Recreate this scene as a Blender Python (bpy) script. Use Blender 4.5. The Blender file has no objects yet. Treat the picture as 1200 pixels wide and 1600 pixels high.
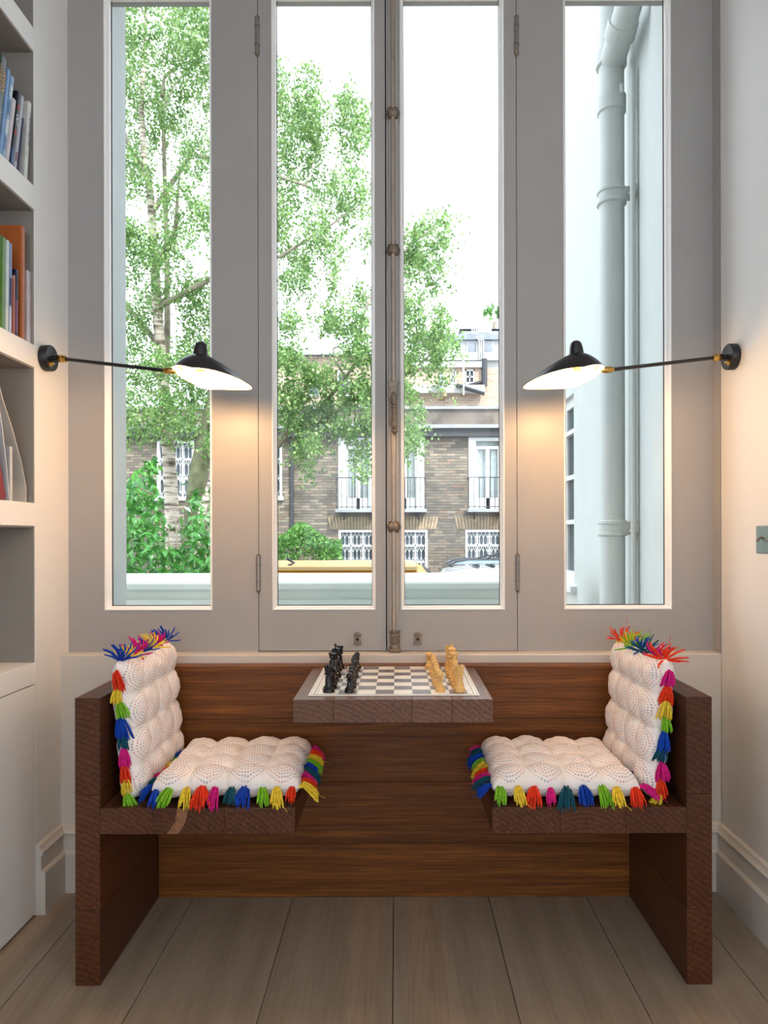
import bpy, math, random
import numpy as np
from mathutils import Vector, Matrix, Euler

PI = math.pi
scene = bpy.context.scene
COL = scene.collection

# ------------------------------------------------------------------ camera, sky, sun, exposure
CAMH = 1.102
cam_data = bpy.data.cameras.new('camera')
cam_data.sensor_fit = 'AUTO'
cam_data.sensor_width = 36.0
cam_data.lens = 24.0
cam_data.shift_x = -20.0 / 1600.0
cam_data.shift_y = 38.0 / 1600.0
cam_data.clip_start = 0.02
cam = bpy.data.objects.new('camera', cam_data)
COL.objects.link(cam)
cam.location = (0, 0, CAMH)
cam.rotation_euler = (Matrix.Rotation(PI / 2, 4, 'X') @ Matrix.Rotation(math.radians(-0.12), 4, 'Z')).to_euler()
scene.camera = cam

SKY = 1.45
SUN = 2.6
BULB = 165.0
world = bpy.data.worlds.new('overcast_sky')
scene.world = world
world.use_nodes = True
bg = world.node_tree.nodes['Background']
bg.inputs[0].default_value = (0.84, 0.92, 1.02, 1)
bg.inputs[1].default_value = SKY

sun_d = bpy.data.lights.new('sun', 'SUN')
sun_d.energy = SUN
sun_d.angle = math.radians(9)
sun_d.color = (1.0, 0.98, 0.93)
sun = bpy.data.objects.new('sun', sun_d)
COL.objects.link(sun)
SUND = Vector((0.42, -0.55, 0.80))
sun.rotation_euler = SUND.to_track_quat('Z', 'Y').to_euler()
sun.location = SUND * 20

vs = scene.view_settings
vs.view_transform = 'Standard'
vs.look = 'None'
vs.exposure = 1.65
vs.gamma = 1.0
vs.use_curve_mapping = False
scene.cycles.max_bounces = 12
scene.cycles.diffuse_bounces = 6
scene.cycles.transparent_max_bounces = 24
scene.cycles.use_denoising = True
scene.cycles.sample_clamp_indirect = 6.0


F = 1600 * 24.0 / 36.0


def at(px, py, y):
    """photo pixel + distance -> world point"""
    return Vector(((px - 620) * y / F, y, CAMH + (838 - py) * y / F))


# ------------------------------------------------------------------ node helpers
def lin(h):
    h = h.lstrip('#')
    c = [int(h[i:i + 2], 16) / 255 for i in (0, 2, 4)]
    return tuple((x / 12.92 if x <= 0.04045 else ((x + 0.055) / 1.055) ** 2.4) for x in c) + (1.0,)


class NT:
    def __init__(s, name):
        s.m = bpy.data.materials.new(name)
        s.m.use_nodes = True
        s.t = s.m.node_tree
        s.n = s.t.nodes
        s.b = s.n['Principled BSDF']
        s.out = s.n['Material Output']

    def new(s, typ, **kw):
        x = s.n.new(typ)
        for k, v in kw.items():
            setattr(x, k, v)
        return x

    def link(s, a, b):
        s.t.links.new(a, b)

    def val(s, sock, v):
        if hasattr(v, 'is_output') or isinstance(v, bpy.types.NodeSocket):
            s.link(v, sock)
        else:
            sock.default_value = v

    def math(s, op, a, b=None, c=None, clamp=False):
        x = s.new('ShaderNodeMath', operation=op)
        x.use_clamp = clamp
        s.val(x.inputs[0], a)
        if b is not None:
            s.val(x.inputs[1], b)
        if c is not None:
            s.val(x.inputs[2], c)
        return x.outputs[0]

    def vmath(s, op, a, b=None):
        x = s.new('ShaderNodeVectorMath', operation=op)
        s.val(x.inputs[0], a)
        if b is not None:
            s.val(x.inputs[1], b)
        return x.outputs['Value'] if op in ('LENGTH', 'DOT_PRODUCT') else x.outputs[0]

    def coord(s, which='Object'):
        return s.new('ShaderNodeTexCoord').outputs[which]

    def mapping(s, v, scale=(1, 1, 1), rot=(0, 0, 0), loc=(0, 0, 0)):
        x = s.new('ShaderNodeMapping')
        s.link(v, x.inputs[0])
        x.inputs['Location'].default_value = loc
        x.inputs['Rotation'].default_value = rot
        x.inputs['Scale'].default_value = scale
        return x.outputs[0]

    def noise(s, v, scale, detail=3, rough=0.5, dist=0.0):
        x = s.new('ShaderNodeTexNoise')
        if v is not None:
            s.link(v, x.inputs['Vector'])
        x.inputs['Scale'].default_value = scale
        x.inputs['Detail'].default_value = detail
        x.inputs['Roughness'].default_value = rough
        x.inputs['Distortion'].default_value = dist
        return x.outputs['Fac']

    def ramp(s, f, stops, interp='LINEAR'):
        x = s.new('ShaderNodeValToRGB')
        x.color_ramp.interpolation = interp
        e = x.color_ramp.elements
        while len(e) > 1:
            e.remove(e[-1])
        e[0].position, e[0].color = stops[0]
        for p, c in stops[1:]:
            q = e.new(p)
            q.color = c
        s.link(f, x.inputs[0])
        return x.outputs[0]

    def mix(s, f, a, b, mode='MIX'):
        x = s.new('ShaderNodeMix', data_type='RGBA', blend_type=mode)
        s.val(x.inputs[0], f)
        s.val(x.inputs[6], a)
        s.val(x.inputs[7], b)
        return x.outputs[2]

    def bump(s, h, strength=0.2, dist=0.01):
        x = s.new('ShaderNodeBump')
        x.inputs['Strength'].default_value = strength
        x.inputs['Distance'].default_value = dist
        s.link(h, x.inputs['Height'])
        s.link(x.outputs[0], s.b.inputs['Normal'])

    def set(s, col=None, rough=None, metal=None, spec=None, coat=None):
        if col is not None:
            s.val(s.b.inputs['Base Color'], col)
        if rough is not None:
            s.val(s.b.inputs['Roughness'], rough)
        if metal is not None:
            s.b.inputs['Metallic'].default_value = metal
        if spec is not None:
            s.b.inputs['Specular IOR Level'].default_value = spec
        if coat is not None:
            s.b.inputs['Coat Weight'].default_value = coat
            s.b.inputs['Coat Roughness'].default_value = 0.5
            s.b.inputs['Coat IOR'].default_value = 1.6
        return s.m


M = {}


def plain(name, hexcol, rough=0.5, metal=0.0, spec=0.5, var=0.06, scale=12, bump=0.0, bscale=80):
    t = NT(name)
    c = t.coord()
    f = t.noise(c, scale, 3)
    base = lin(hexcol)
    d = tuple(x * (1 - var * 2) for x in base[:3]) + (1,)
    l = tuple(min(1, x * (1 + var)) for x in base[:3]) + (1,)
    t.set(t.ramp(f, [(0.3, d), (0.7, l)]), rough, metal, spec)
    if bump:
        t.bump(t.noise(c, bscale, 3), bump, 0.003)
    M[name] = t.m
    return t.m


def wood(name, axis, dark, mid, light, rough=0.38, ringscale=9.0, knots=True, coat=0.0, wamp=0.12):
    t = NT(name)
    c = t.coord()
    rnd = t.new('ShaderNodeObjectInfo').outputs['Random']
    off = t.new('ShaderNodeCombineXYZ')
    r1 = t.math('MULTIPLY', rnd, 7.3)
    r2 = t.math('MULTIPLY', t.math('FRACT', t.math('MULTIPLY', rnd, 57.3)), 5.1)
    r3 = t.math('MULTIPLY', t.math('FRACT', t.math('MULTIPLY', rnd, 131.7)), 0.34)
    for i, v in enumerate((r1, r2, r3)):
        t.link(v, off.inputs[i])
    v = t.vmath('ADD', c, off.outputs[0])
    small = t.vmath('ADD', c, None)
    oc = t.new('ShaderNodeCombineXYZ')
    t.link(r3, oc.inputs[0])
    t.link(t.math('SUBTRACT', r3, 0.2), oc.inputs[1])
    t.link(t.math('ADD', r3, 0.05), oc.inputs[2])
    ringv = t.vmath('ADD', c, oc.outputs[0])
    sc = [1, 1, 1]
    sc['XYZ'.index(axis)] = 0.035
    st = t.mapping(v, tuple(x * 1.0 for x in sc))
    fine = t.noise(st, 160, 5, 0.65)
    broad = t.noise(st, 45, 3, 0.5, 0.3)
    w = t.new('ShaderNodeTexWave', wave_type='RINGS', rings_direction=axis)
    sw = [1, 1, 1]
    sw['XYZ'.index(axis)] = 0.12
    t.link(t.mapping(ringv, tuple(sw)), w.inputs[0])
    w.inputs['Scale'].default_value = ringscale
    w.inputs['Distortion'].default_value = 3.0
    w.inputs['Detail'].default_value = 3.0
    w.inputs['Detail Scale'].default_value = 1.6
    f = t.math('ADD', t.math('MULTIPLY', fine, 0.72), t.math('ADD', t.math('MULTIPLY', broad, 0.17), t.math('MULTIPLY', w.outputs['Fac'], wamp)))
    f = t.math('ADD', f, t.math('MULTIPLY', t.math('SUBTRACT', rnd, 0.5), 0.09))
    col = t.ramp(f, [(0.26, lin(dark)), (0.52, lin(mid)), (0.80, lin(light))])
    if knots:
        vo = t.new('ShaderNodeTexVoronoi')
        t.link(t.mapping(v, tuple(2.3 if x == 1 else 1.5 for x in sc)), vo.inputs['Vector'])
        vo.inputs['Scale'].default_value = 1.4
        k = t.ramp(vo.outputs['Distance'], [(0.02, (1, 1, 1, 1)), (0.06, (0, 0, 0, 1))])
        kk = t.math('MULTIPLY', k, 0.8)
        col = t.mix(kk, col, tuple(x * 0.35 for x in lin(dark)[:3]) + (1,))
    t.set(col, None, 0, 0.32, coat)
    t.link(t.math('ADD', t.math('MULTIPLY', fine, 0.25), rough - 0.12), t.b.inputs['Roughness'])
    t.bump(fine, 0.18, 0.0015)
    M[name] = t.m
    return t.m


# ------------------------------------------------------------------ mesh helpers
class MB:
    def __init__(s):
        s.v, s.f, s.uv = [], [], None

    def add(s, vs, fs):
        o = len(s.v)
        s.v += [tuple(p) for p in vs]
        s.f += [tuple(i + o for i in f) for f in fs]
        return s

    def box(s, x0, x1, y0, y1, z0, z1):
        v = [(x0, y0, z0), (x1, y0, z0), (x1, y1, z0), (x0, y1, z0), (x0, y0, z1), (x1, y0, z1), (x1, y1, z1), (x0, y1, z1)]
        f = [(0, 3, 2, 1), (4, 5, 6, 7), (0, 1, 5, 4), (1, 2, 6, 5), (2, 3, 7, 6), (3, 0, 4, 7)]
        return s.add(v, f)

    def prism(s, poly, axis, a, b):
        """extrude a 2-D polygon along an axis; poly in the two remaining axes in order"""
        def P(p, t):
            q = list(p)
            q.insert('xyz'.index(axis), t)
            return q
        n = len(poly)
        v = [P(p, a) for p in poly] + [P(p, b) for p in poly]
        f = [tuple(range(n))[::-1], tuple(range(n, 2 * n))] + [(i, (i + 1) % n, n + (i + 1) % n, n + i) for i in range(n)]
        return s.add(v, f)

    def tube(s, pts, rad, seg=10, cap=True, squash=1.0):
        pts = [Vector(p) for p in pts]
        if not hasattr(rad, '__len__'):
            rad = [rad] * len(pts)
        vs, fs = [], []
        prev = None
        for i, p in enumerate(pts):
            t = (pts[min(i + 1, len(pts) - 1)] - pts[max(i - 1, 0)])
            t = t.normalized() if t.length > 1e-9 else Vector((0, 0, 1))
            if prev is None:
                a = t.orthogonal().normalized()
            else:
                a = prev - t * prev.dot(t)
                a = a.normalized() if a.length > 1e-6 else t.orthogonal().normalized()
            prev = a
            b = t.cross(a)
            for k in range(seg):
                th = 2 * PI * k / seg
                vs.append(p + (a * math.cos(th) + b * math.sin(th) * squash) * rad[i])
        for i in range(len(pts) - 1):
            for k in range(seg):
                k2 = (k + 1) % seg
                fs.append((i * seg + k, i * seg + k2, (i + 1) * seg + k2, (i + 1) * seg + k))
        if cap:
            fs.append(tuple(range(seg))[::-1])
            fs.append(tuple(range((len(pts) - 1) * seg, len(pts) * seg)))
        return s.add(vs, fs)

    def lathe(s, prof, seg=20, mat=None):
        """prof (r,z) bottom to top about Z; mat places it"""
        mat = mat or Matrix.Identity(4)
        vs, fs, rings = [], [], []
        for r, z in prof:
            if r < 1e-6:
                rings.append([len(vs)])
                vs.append(mat @ Vector((0, 0, z)))
            else:
                rings.append(list(range(len(vs), len(vs) + seg)))
                for k in range(seg):
                    th = 2 * PI * k / seg
                    vs.append(mat @ Vector((r * math.cos(th), r * math.sin(th), z)))
        for A, B in zip(rings, rings[1:]):
            for k in range(seg):
                k2 = (k + 1) % seg
                if len(A) == 1 and len(B) == 1:
                    continue
                if len(A) == 1:
                    fs.append((A[0], B[k2], B[k]))
                elif len(B) == 1:
                    fs.append((A[k], A[k2], B[0]))
                else:
                    fs.append((A[k], A[k2], B[k2], B[k]))
        if len(rings[0]) > 1:
            fs.append(tuple(rings[0])[::-1])
        if len(rings[-1]) > 1:
            fs.append(tuple(rings[-1]))
        return s.add(vs, fs)

    def sphere(s, c, r, seg=14, rings=8, sc=(1, 1, 1)):
        prof = [(math.sin(PI * i / rings) * r, -math.cos(PI * i / rings) * r) for i in range(rings + 1)]
        prof[0] = (0, -r)
        prof[-1] = (0, r)
        return s.lathe(prof, seg, Matrix.Translation(Vector(c)) @ Matrix.Diagonal((*sc, 1)))

    def build(s, name, mat, parent=None, org=None, local=False, smooth=False, bevel=0.0, seg=2, angle=35):
        me = bpy.data.meshes.new(name)
        if local:
            O = Vector((0, 0, 0))
        else:
            if org is None:
                a = np.array(s.v)
                lo, hi = a.min(0), a.max(0)
                org = ((lo[0] + hi[0]) / 2, (lo[1] + hi[1]) / 2, lo[2])
            O = Vector(org)
        me.from_pydata([tuple(Vector(p) - O) for p in s.v], [], s.f)
        if smooth:
            me.polygons.foreach_set('use_smooth', [True] * len(me.polygons))
            me.set_sharp_from_angle(angle=math.radians(angle))
        me.materials.append(M[mat] if isinstance(mat, str) else mat)
        o = bpy.data.objects.new(name, me)
        COL.objects.link(o)
        if parent is not None:
            o.parent = parent
            o.location = O if local else O - wloc(parent)
        else:
            o.location = O
        if bevel:
            b = o.modifiers.new('bevel', 'BEVEL')
            b.width = bevel
            b.segments = seg
            b.limit_method = 'ANGLE'
            b.angle_limit = math.radians(40)
            b.harden_normals = False
        return o


def wloc(o):
    p = Vector(o.location)
    while o.parent is not None:
        o = o.parent
        p += Vector(o.location)
    return p


def thing(name, label, cat, loc=(0, 0, 0), rot=None, group=None):
    o = bpy.data.objects.new(name, None)
    o.empty_display_size = 0.05
    COL.objects.link(o)
    o.location = loc
    if rot is not None:
        o.rotation_euler = rot
    return tag(o, label, cat, group)


def tag(o, label, cat, group=None):
    o['label'] = label
    o['category'] = cat
    if group:
        o['group'] = group
    return o


def struct(o, label=None):
    o['kind'] = 'structure'
    if label:
        o['label'] = label
    return o


def sempty(name, loc=(0, 0, 0), label=None):
    o = bpy.data.objects.new(name, None)
    COL.objects.link(o)
    o.location = loc
    return struct(o, label)


def lab(o, text):
    o['label'] = text
    return o


def holes(mb, a0, a1, z0, z1, t0, t1, hs, axis='y'):
    """wall with rectangular holes; axis = thickness axis ('y': a is x, 'x': a is y)"""
    xs = sorted({a0, a1, *[h[0] for h in hs], *[h[1] for h in hs]})
    zs = sorted({z0, z1, *[h[2] for h in hs], *[h[3] for h in hs]})
    xs = [x for x in xs if a0 <= x <= a1]
    zs = [z for z in zs if z0 <= z <= z1]
    for i in range(len(xs) - 1):
        run = None
        for j in range(len(zs) - 1):
            cx, cz = (xs[i] + xs[i + 1]) / 2, (zs[j] + zs[j + 1]) / 2
            solid = not any(h[0] < cx < h[1] and h[2] < cz < h[3] for h in hs)
            if solid:
                run = [zs[j], zs[j + 1]] if run is None else [run[0], zs[j + 1]]
            if (not solid or j == len(zs) - 2) and run:
                if axis == 'y':
                    mb.box(xs[i], xs[i + 1], t0, t1, run[0], run[1])
                else:
                    mb.box(t0, t1, xs[i], xs[i + 1], run[0], run[1])
                run = None
    return mb


# ------------------------------------------------------------------ materials
plain('white_paint', '#e6e5e3', 0.55, var=0.015, scale=3)
plain('frame_paint', '#a19f9d', 0.42, var=0.02, scale=5)
plain('dado_paint', '#cdc7bf', 0.45, var=0.02, scale=5)
plain('bead_paint', '#f3f2f1', 0.35, var=0.01)
plain('ceiling_paint', '#e2dfd8', 0.7, var=0.01)
plain('outside_white', '#bcc0be', 0.6, var=0.02, scale=6, bump=0.1, bscale=30)
plain('parapet_paint', '#dde3de', 0.6, var=0.03, scale=4, bump=0.1, bscale=30)
plain('rear_render', '#a4a4a3', 0.7, var=0.04, scale=2)
plain('niche_shade', '#8f8983', 0.6, var=0.02, scale=3)  # darker grey holds the shade inside the shelf niches
plain('black_metal', '#17181c', 0.38, var=0.03)
plain('shade_black', '#1d1a20', 0.32, var=0.02)
plain('shade_white', '#f4f0e8', 0.5, var=0.01)
plain('brass', '#c9a25a', 0.25, 1.0, var=0.05)
plain('old_brass', '#85796c', 0.42, 0.6, var=0.12, scale=60, bump=0.5, bscale=160)
plain('rod_metal', '#a49a90', 0.36, 0.5, var=0.06, scale=30)
plain('hinge_metal', '#8d8a88', 0.4, 0.6, var=0.08)
plain('steel_plate', '#8d9a98', 0.42, 0.9, var=0.03)
plain('dark_gap', '#1a1714', 0.9)
plain('chess_black', '#141219', 0.22, var=0.02)
plain('chess_cream', '#e2b46c', 0.3, var=0.06, scale=40)
plain('board_paper', '#efece6', 0.36, var=0.02)
plain('board_line', '#8a867c', 0.4)
plain('square_dark', '#43262c', 0.3, var=0.08, scale=30)
plain('square_light', '#f0ebe0', 0.3, var=0.02)
plain('paper_cream', '#d9cfb8', 0.7)
wood('oak_back', 'X', '#3a1f0b', '#6b3e19', '#9c6229', 0.40, 7, wamp=0.08)
wood('oak_end', 'Y', '#2a140b', '#4c2a18', '#704228', 0.40, 22)
wood('oak_seat', 'Y', '#2b160e', '#52301f', '#764a30', 0.36, 26, knots=False)
wood('oak_table', 'Y', '#3a2116', '#62402d', '#8c624a', 0.40, 26, knots=False, coat=0.35)
wood('sapwood', 'Y', '#6a4630', '#8a6145', '#a67d5c', 0.4, 10, knots=False)
wood('floor_oak', 'Y', '#83725f', '#978472', '#a59481', 0.45, 5, knots=False)
for k_ in ('board_paper', 'square_dark', 'square_light'):
    M[k_].node_tree.nodes['Principled BSDF'].inputs['Coat IOR'].default_value = 1.9
    M[k_].node_tree.nodes['Principled BSDF'].inputs['Coat Weight'].default_value = 1.0
    M[k_].node_tree.nodes['Principled BSDF'].inputs['Coat Roughness'].default_value = 0.5
for nm, h in dict(yarn_blue='#1240a8', yarn_teal='#174f60', yarn_green='#7ab82e', yarn_yellow='#e3c63c', yarn_red='#dc3a1e', yarn_magenta='#cc1f7c').items():
    plain(nm, h, 0.85, var=0.14, scale=180, spec=0.15)

# glass: mirror reflection by Fresnel, straight transmission
t = NT('window_glass')
tr = t.new('ShaderNodeBsdfTransparent')
tr.inputs[0].default_value = (0.97, 0.985, 0.98, 1)
gl = t.new('ShaderNodeBsdfGlossy')
gl.inputs['Roughness'].default_value = 0.02
fr = t.new('ShaderNodeFresnel')
fr.inputs[0].default_value = 1.2
mx = t.new('ShaderNodeMixShader')
t.link(fr.outputs[0], mx.inputs[0])
t.link(tr.outputs[0], mx.inputs[1])
t.link(gl.outputs[0], mx.inputs[2])
t.link(mx.outputs[0], t.out.inputs[0])
M['window_glass'] = t.m

t = NT('bulb_glow')
em = t.new('ShaderNodeEmission')
em.inputs[0].default_value = (1.0, 0.56, 0.23, 1)
em.inputs[1].default_value = BULB
t.link(em.outputs[0], t.out.inputs[0])
M['bulb_glow'] = t.m


def stitched(name, tint):
    t = NT(name)
    uv = t.coord('UV')
    sep = t.new('ShaderNodeSeparateXYZ')
    t.link(uv, sep.inputs[0])
    wob = t.noise(uv, 5.0, 2)
    u, v = sep.outputs[0], sep.outputs[1]
    fu = t.math('MULTIPLY', t.math('SUBTRACT', t.math('FRACT', u), 0.5), 2.0)
    fv = t.math('MULTIPLY', t.math('SUBTRACT', t.math('FRACT', v), 0.5), 2.0)
    cell = t.math('ADD', t.math('FLOOR', u), t.math('MULTIPLY', t.math('FLOOR', v), 17.0))
    r = t.math('SQRT', t.math('ADD', t.math('MULTIPLY', fu, fu), t.math('MULTIPLY', fv, fv)))
    r = t.math('ADD', r, t.math('MULTIPLY', t.math('SUBTRACT', wob, 0.5), 0.10))
    rs = t.math('MULTIPLY', r, 6.0)
    ri = t.math('FLOOR', rs)
    band = t.math('LESS_THAN', t.math('ABSOLUTE', t.math('SUBTRACT', t.math('FRACT', rs), 0.5)), 0.20)
    inside = t.math('LESS_THAN', r, 0.93)
    ang = t.math('DIVIDE', t.math('ARCTAN2', fv, fu), 2 * PI)
    nd = t.math('ADD', t.math('MULTIPLY', ri, 6.0), 5.0)
    da = t.math('ADD', t.math('MULTIPLY', ang, nd), t.math('MULTIPLY', ri, 0.37))
    dash = t.math('LESS_THAN', t.math('FRACT', da), 0.52)
    wn = t.new('ShaderNodeTexWhiteNoise', noise_dimensions='3D')
    cx = t.new('ShaderNodeCombineXYZ')
    t.link(cell, cx.inputs[0])
    t.link(ri, cx.inputs[1])
    t.link(t.math('FLOOR', t.math('DIVIDE', da, 3.0)), cx.inputs[2])
    t.link(cx.outputs[0], wn.inputs[0])
    thread = t.ramp(wn.outputs['Value'], [(0.0, lin('#4a5a96')), (0.24, lin('#b4484e')), (0.5, lin('#5b4a48')), (0.66, lin('#c8746c')), (0.82, lin('#34457e')), (0.93, lin('#c79a98'))], 'CONSTANT')
    mask = t.math('MULTIPLY', t.math('MULTIPLY', band, dash), inside)
    base = t.ramp(t.noise(uv, 1.3, 3), [(0.3, lin(tint)), (0.7, lin('#f3edea'))])
    col = t.mix(t.math('MULTIPLY', mask, 0.62), base, thread)
    t.set(col, 0.85, 0, 0.2)
    weave = t.noise(t.mapping(uv, (1, 1, 1)), 70, 2)
    h = t.math('SUBTRACT', t.math('MULTIPLY', weave, 0.3), mask)
    h = t.math('SUBTRACT', h, t.math('MULTIPLY', t.math('PINGPONG', rs, 0.5), 0.25))
    t.bump(h, 0.35, 0.002)
    M[name] = t.m


stitched('stitched_cotton', '#e6dfdb')


def leafmat(name, dark, mid, light, gloss=0.35, transl=0.35, nscale=9.0):
    t = NT(name)
    g = t.new('ShaderNodeNewGeometry')
    f = g.outputs['Random Per Island']
    nz = t.noise(t.coord(), nscale * 0.2, 2)
    f = t.math('ADD', t.math('MULTIPLY', f, 0.6), t.math('MULTIPLY', nz, 0.4))
    col = t.ramp(f, [(0.15, lin(dark)), (0.5, lin(mid)), (0.85, lin(light))])
    t.set(col, gloss, 0, 0.4)
    tl = t.new('ShaderNodeBsdfTranslucent')
    t.link(t.mix(0.5, col, lin(light)), tl.inputs[0])
    m = t.new('ShaderNodeMixShader')
    m.inputs[0].default_value = transl
    t.link(t.b.outputs[0], m.inputs[1])
    t.link(tl.outputs[0], m.inputs[2])
    t.link(m.outputs[0], t.out.inputs[0])
    M[name] = t.m


leafmat('birch_leaf', '#2c542a', '#5c8443', '#a6be7e', 0.40, 0.42)
leafmat('laurel_leaf', '#1a481f', '#366f2e', '#629a45', 0.28, 0.25)
leafmat('hedge_leaf', '#285c26', '#50823a', '#7ca854', 0.4, 0.3)

t = NT('birch_bark')
c = t.coord()
len_ = t.noise(t.mapping(c, (1.0, 1.0, 6.0)), 3.0, 4, 0.6)
big = t.noise(c, 2.2, 2)
f = t.math('ADD', t.math('MULTIPLY', len_, 0.8), t.math('MULTIPLY', big, 0.2))
t.set(t.ramp(f, [(0.36, lin('#3a322c')), (0.44, lin('#7d6f62')), (0.52, lin('#b3a79b')), (0.8, lin('#c4bbb0'))]), 0.8)
M['birch_bark'] = t.m
plain('twig_bark', '#8a8072', 0.85, var=0.2, scale=8)
plain('mossy_bark', '#62644a', 0.9, var=0.22, scale=8, bump=0.4, bscale=20)

t = NT('london_brick')
c = t.coord()
bt = t.new('ShaderNodeTexBrick')
sw = t.new('ShaderNodeSeparateXYZ')
t.link(c, sw.inputs[0])
cb = t.new('ShaderNodeCombineXYZ')
t.link(sw.outputs[0], cb.inputs[0])
t.link(sw.outputs[2], cb.inputs[1])
t.link(cb.outputs[0], bt.inputs['Vector'])
bt.inputs['Scale'].default_value = 1.0
bt.inputs['Brick Width'].default_value = 0.23
bt.inputs['Row Height'].default_value = 0.075
bt.inputs['Mortar Size'].default_value = 0.007
bt.inputs['Bias'].default_value = -0.1
bt.inputs['Color1'].default_value = lin('#524b45')
bt.inputs['Color2'].default_value = lin('#756b5f')
bt.inputs['Mortar'].default_value = lin('#645e57')
st = t.noise(c, 0.8, 4, 0.65)
fac = t.ramp(st, [(0.42, (0, 0, 0, 1)), (0.62, (1, 1, 1, 1))])
col = t.mix(t.math('MULTIPLY', fac, 0.45), bt.outputs['Color'], lin('#4a4641'))
t.set(col, 0.9)
t.bump(bt.outputs['Fac'], -0.3, 0.01)
M['london_brick'] = t.m

t = NT('rear_brick')
c = t.coord()
bt2 = t.new('ShaderNodeTexBrick')
sw = t.new('ShaderNodeSeparateXYZ')
t.link(c, sw.inputs[0])
cb = t.new('ShaderNodeCombineXYZ')
t.link(sw.outputs[0], cb.inputs[0])
t.link(sw.outputs[2], cb.inputs[1])
t.link(cb.outputs[0], bt2.inputs['Vector'])
bt2.inputs['Scale'].default_value = 1.0
bt2.inputs['Brick Width'].default_value = 0.35
bt2.inputs['Row Height'].default_value = 0.12
bt2.inputs['Mortar Size'].default_value = 0.01
bt2.inputs['Color1'].default_value = lin('#8d7868')
bt2.inputs['Color2'].default_value = lin('#a8937f')
bt2.inputs['Mortar'].default_value = lin('#a59b91')
t.set(bt2.outputs['Color'], 0.9)
M['rear_brick'] = t.m

plain('soldier_brick', '#8f7d66', 0.9, var=0.2, scale=5)
plain('lead_grey', '#85888d', 0.6, var=0.1, scale=3)
plain('slate', '#737880', 0.7, var=0.12, scale=3)
plain('stained_render', '#6d625a', 0.85, var=0.25, scale=2.2)
plain('soffit_black', '#2a2a2d', 0.6, var=0.15)
plain('house_white', '#cfd0d0', 0.6, var=0.02)
plain('iron_black', '#2b2d33', 0.5)
plain('dark_glass', '#50585f', 0.2, spec=0.25, var=0.2, scale=2)
plain('curtain_white', '#dcdfdf', 0.9, var=0.08, scale=9)
plain('van_yellow', '#c88a1e', 0.3, var=0.02)
plain('van_roof', '#c2a06c', 0.4, var=0.05, scale=3)
plain('car_white', '#c2c6c9', 0.2, var=0.01)
plain('carrier_blue', '#7d8f9c', 0.3, var=0.06)
plain('car_glass', '#4a545e', 0.08, spec=0.8)
plain('street', '#7d7a76', 0.9, var=0.1, scale=2)
plain('soil', '#4a4034', 0.95, var=0.2, scale=4)
plain('terrace_stone', '#b4b0a8', 0.8, var=0.06, scale=3)

# ------------------------------------------------------------------ room shell
XL, XR, YF = -1.053, 1.012, 2.19          # left / right alcove planes, window frame plane
CZ = 3.25
YB, XB = -4.0, 2.13                        # unseen rear room, width set for light on the side walls
YA = 0.25                                 # where the alcove opens into the rear room

# floor: planks, each its own piece
fl = sempty('floor', (0, 0, 0), 'pale limed oak floorboards')
MB().box(-XB, XB, YB, 2.2, -0.05, -0.013).build('subfloor', 'dark_gap', fl)
rng = random.Random(4)
edges = [-2.13, -1.83, -1.53, -1.235, -0.93, -0.625, -0.32, -0.012, 0.278, 0.577, 0.874, 1.17, 1.47, 1.77, 2.13]
for a, b in zip(edges, edges[1:]):
    cuts = [YB + 0.01, -1.6 + rng.uniform(-1, 1), 2.195]
    for c0, c1 in zip(cuts, cuts[1:]):
        if b < XL + 0.01 or a > XR - 0.01:
            c1 = min(c1, YA)
            if c0 >= c1:
                continue
        MB().box(a + 0.0009, b - 0.0009, c0 + 0.001, c1 - 0.001, -0.012, -rng.uniform(0, 0.0006)).build('plank', 'floor_oak', fl, bevel=0.0012, seg=1)
struct(MB().box(-XB, XB, YB, 2.6, CZ, CZ + 0.2).build('ceiling', 'ceiling_paint'), 'white ceiling high above the window')

# right wall, plaster with rounded arris near the window, lining strip in the corner
w = MB()
poly = [(XR, YA), (XR, 2.125), (XR + 0.004, 2.137), (XR + 0.012, 2.142), (XR + 0.3, 2.142), (XR + 0.3, YA)]
w.prism(poly, 'z', 0, CZ)
wr = struct(w.build('wall_right', 'white_paint', smooth=True, angle=25), 'smooth white plaster wall to the right of the bench')
MB().box(XR + 0.0035, XR + 0.3, 2.143, 2.26, 0, CZ).build('lining_strip', 'frame_paint', wr)
struct(holes(MB(), YB, YA, 0, CZ, XB, XB + 0.2, [(-2.6, 0.05, 0.7, 2.95)], 'x').box(XR + 0.3, XB, YA, YA + 0.2, 0, CZ).build('wall_side', 'white_paint'))  # unseen right opening, added to brighten the left alcove wall
struct(holes(MB(), YB, YA, 0, CZ, -XB - 0.2, -XB, [(-2.6, 0.05, 0.7, 2.95)], 'x').box(-XB, -1.42, YA, YA + 0.2, 0, CZ).build('wall_side', 'white_paint'))  # unseen left opening, enlarged for daylight on the right wall
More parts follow.
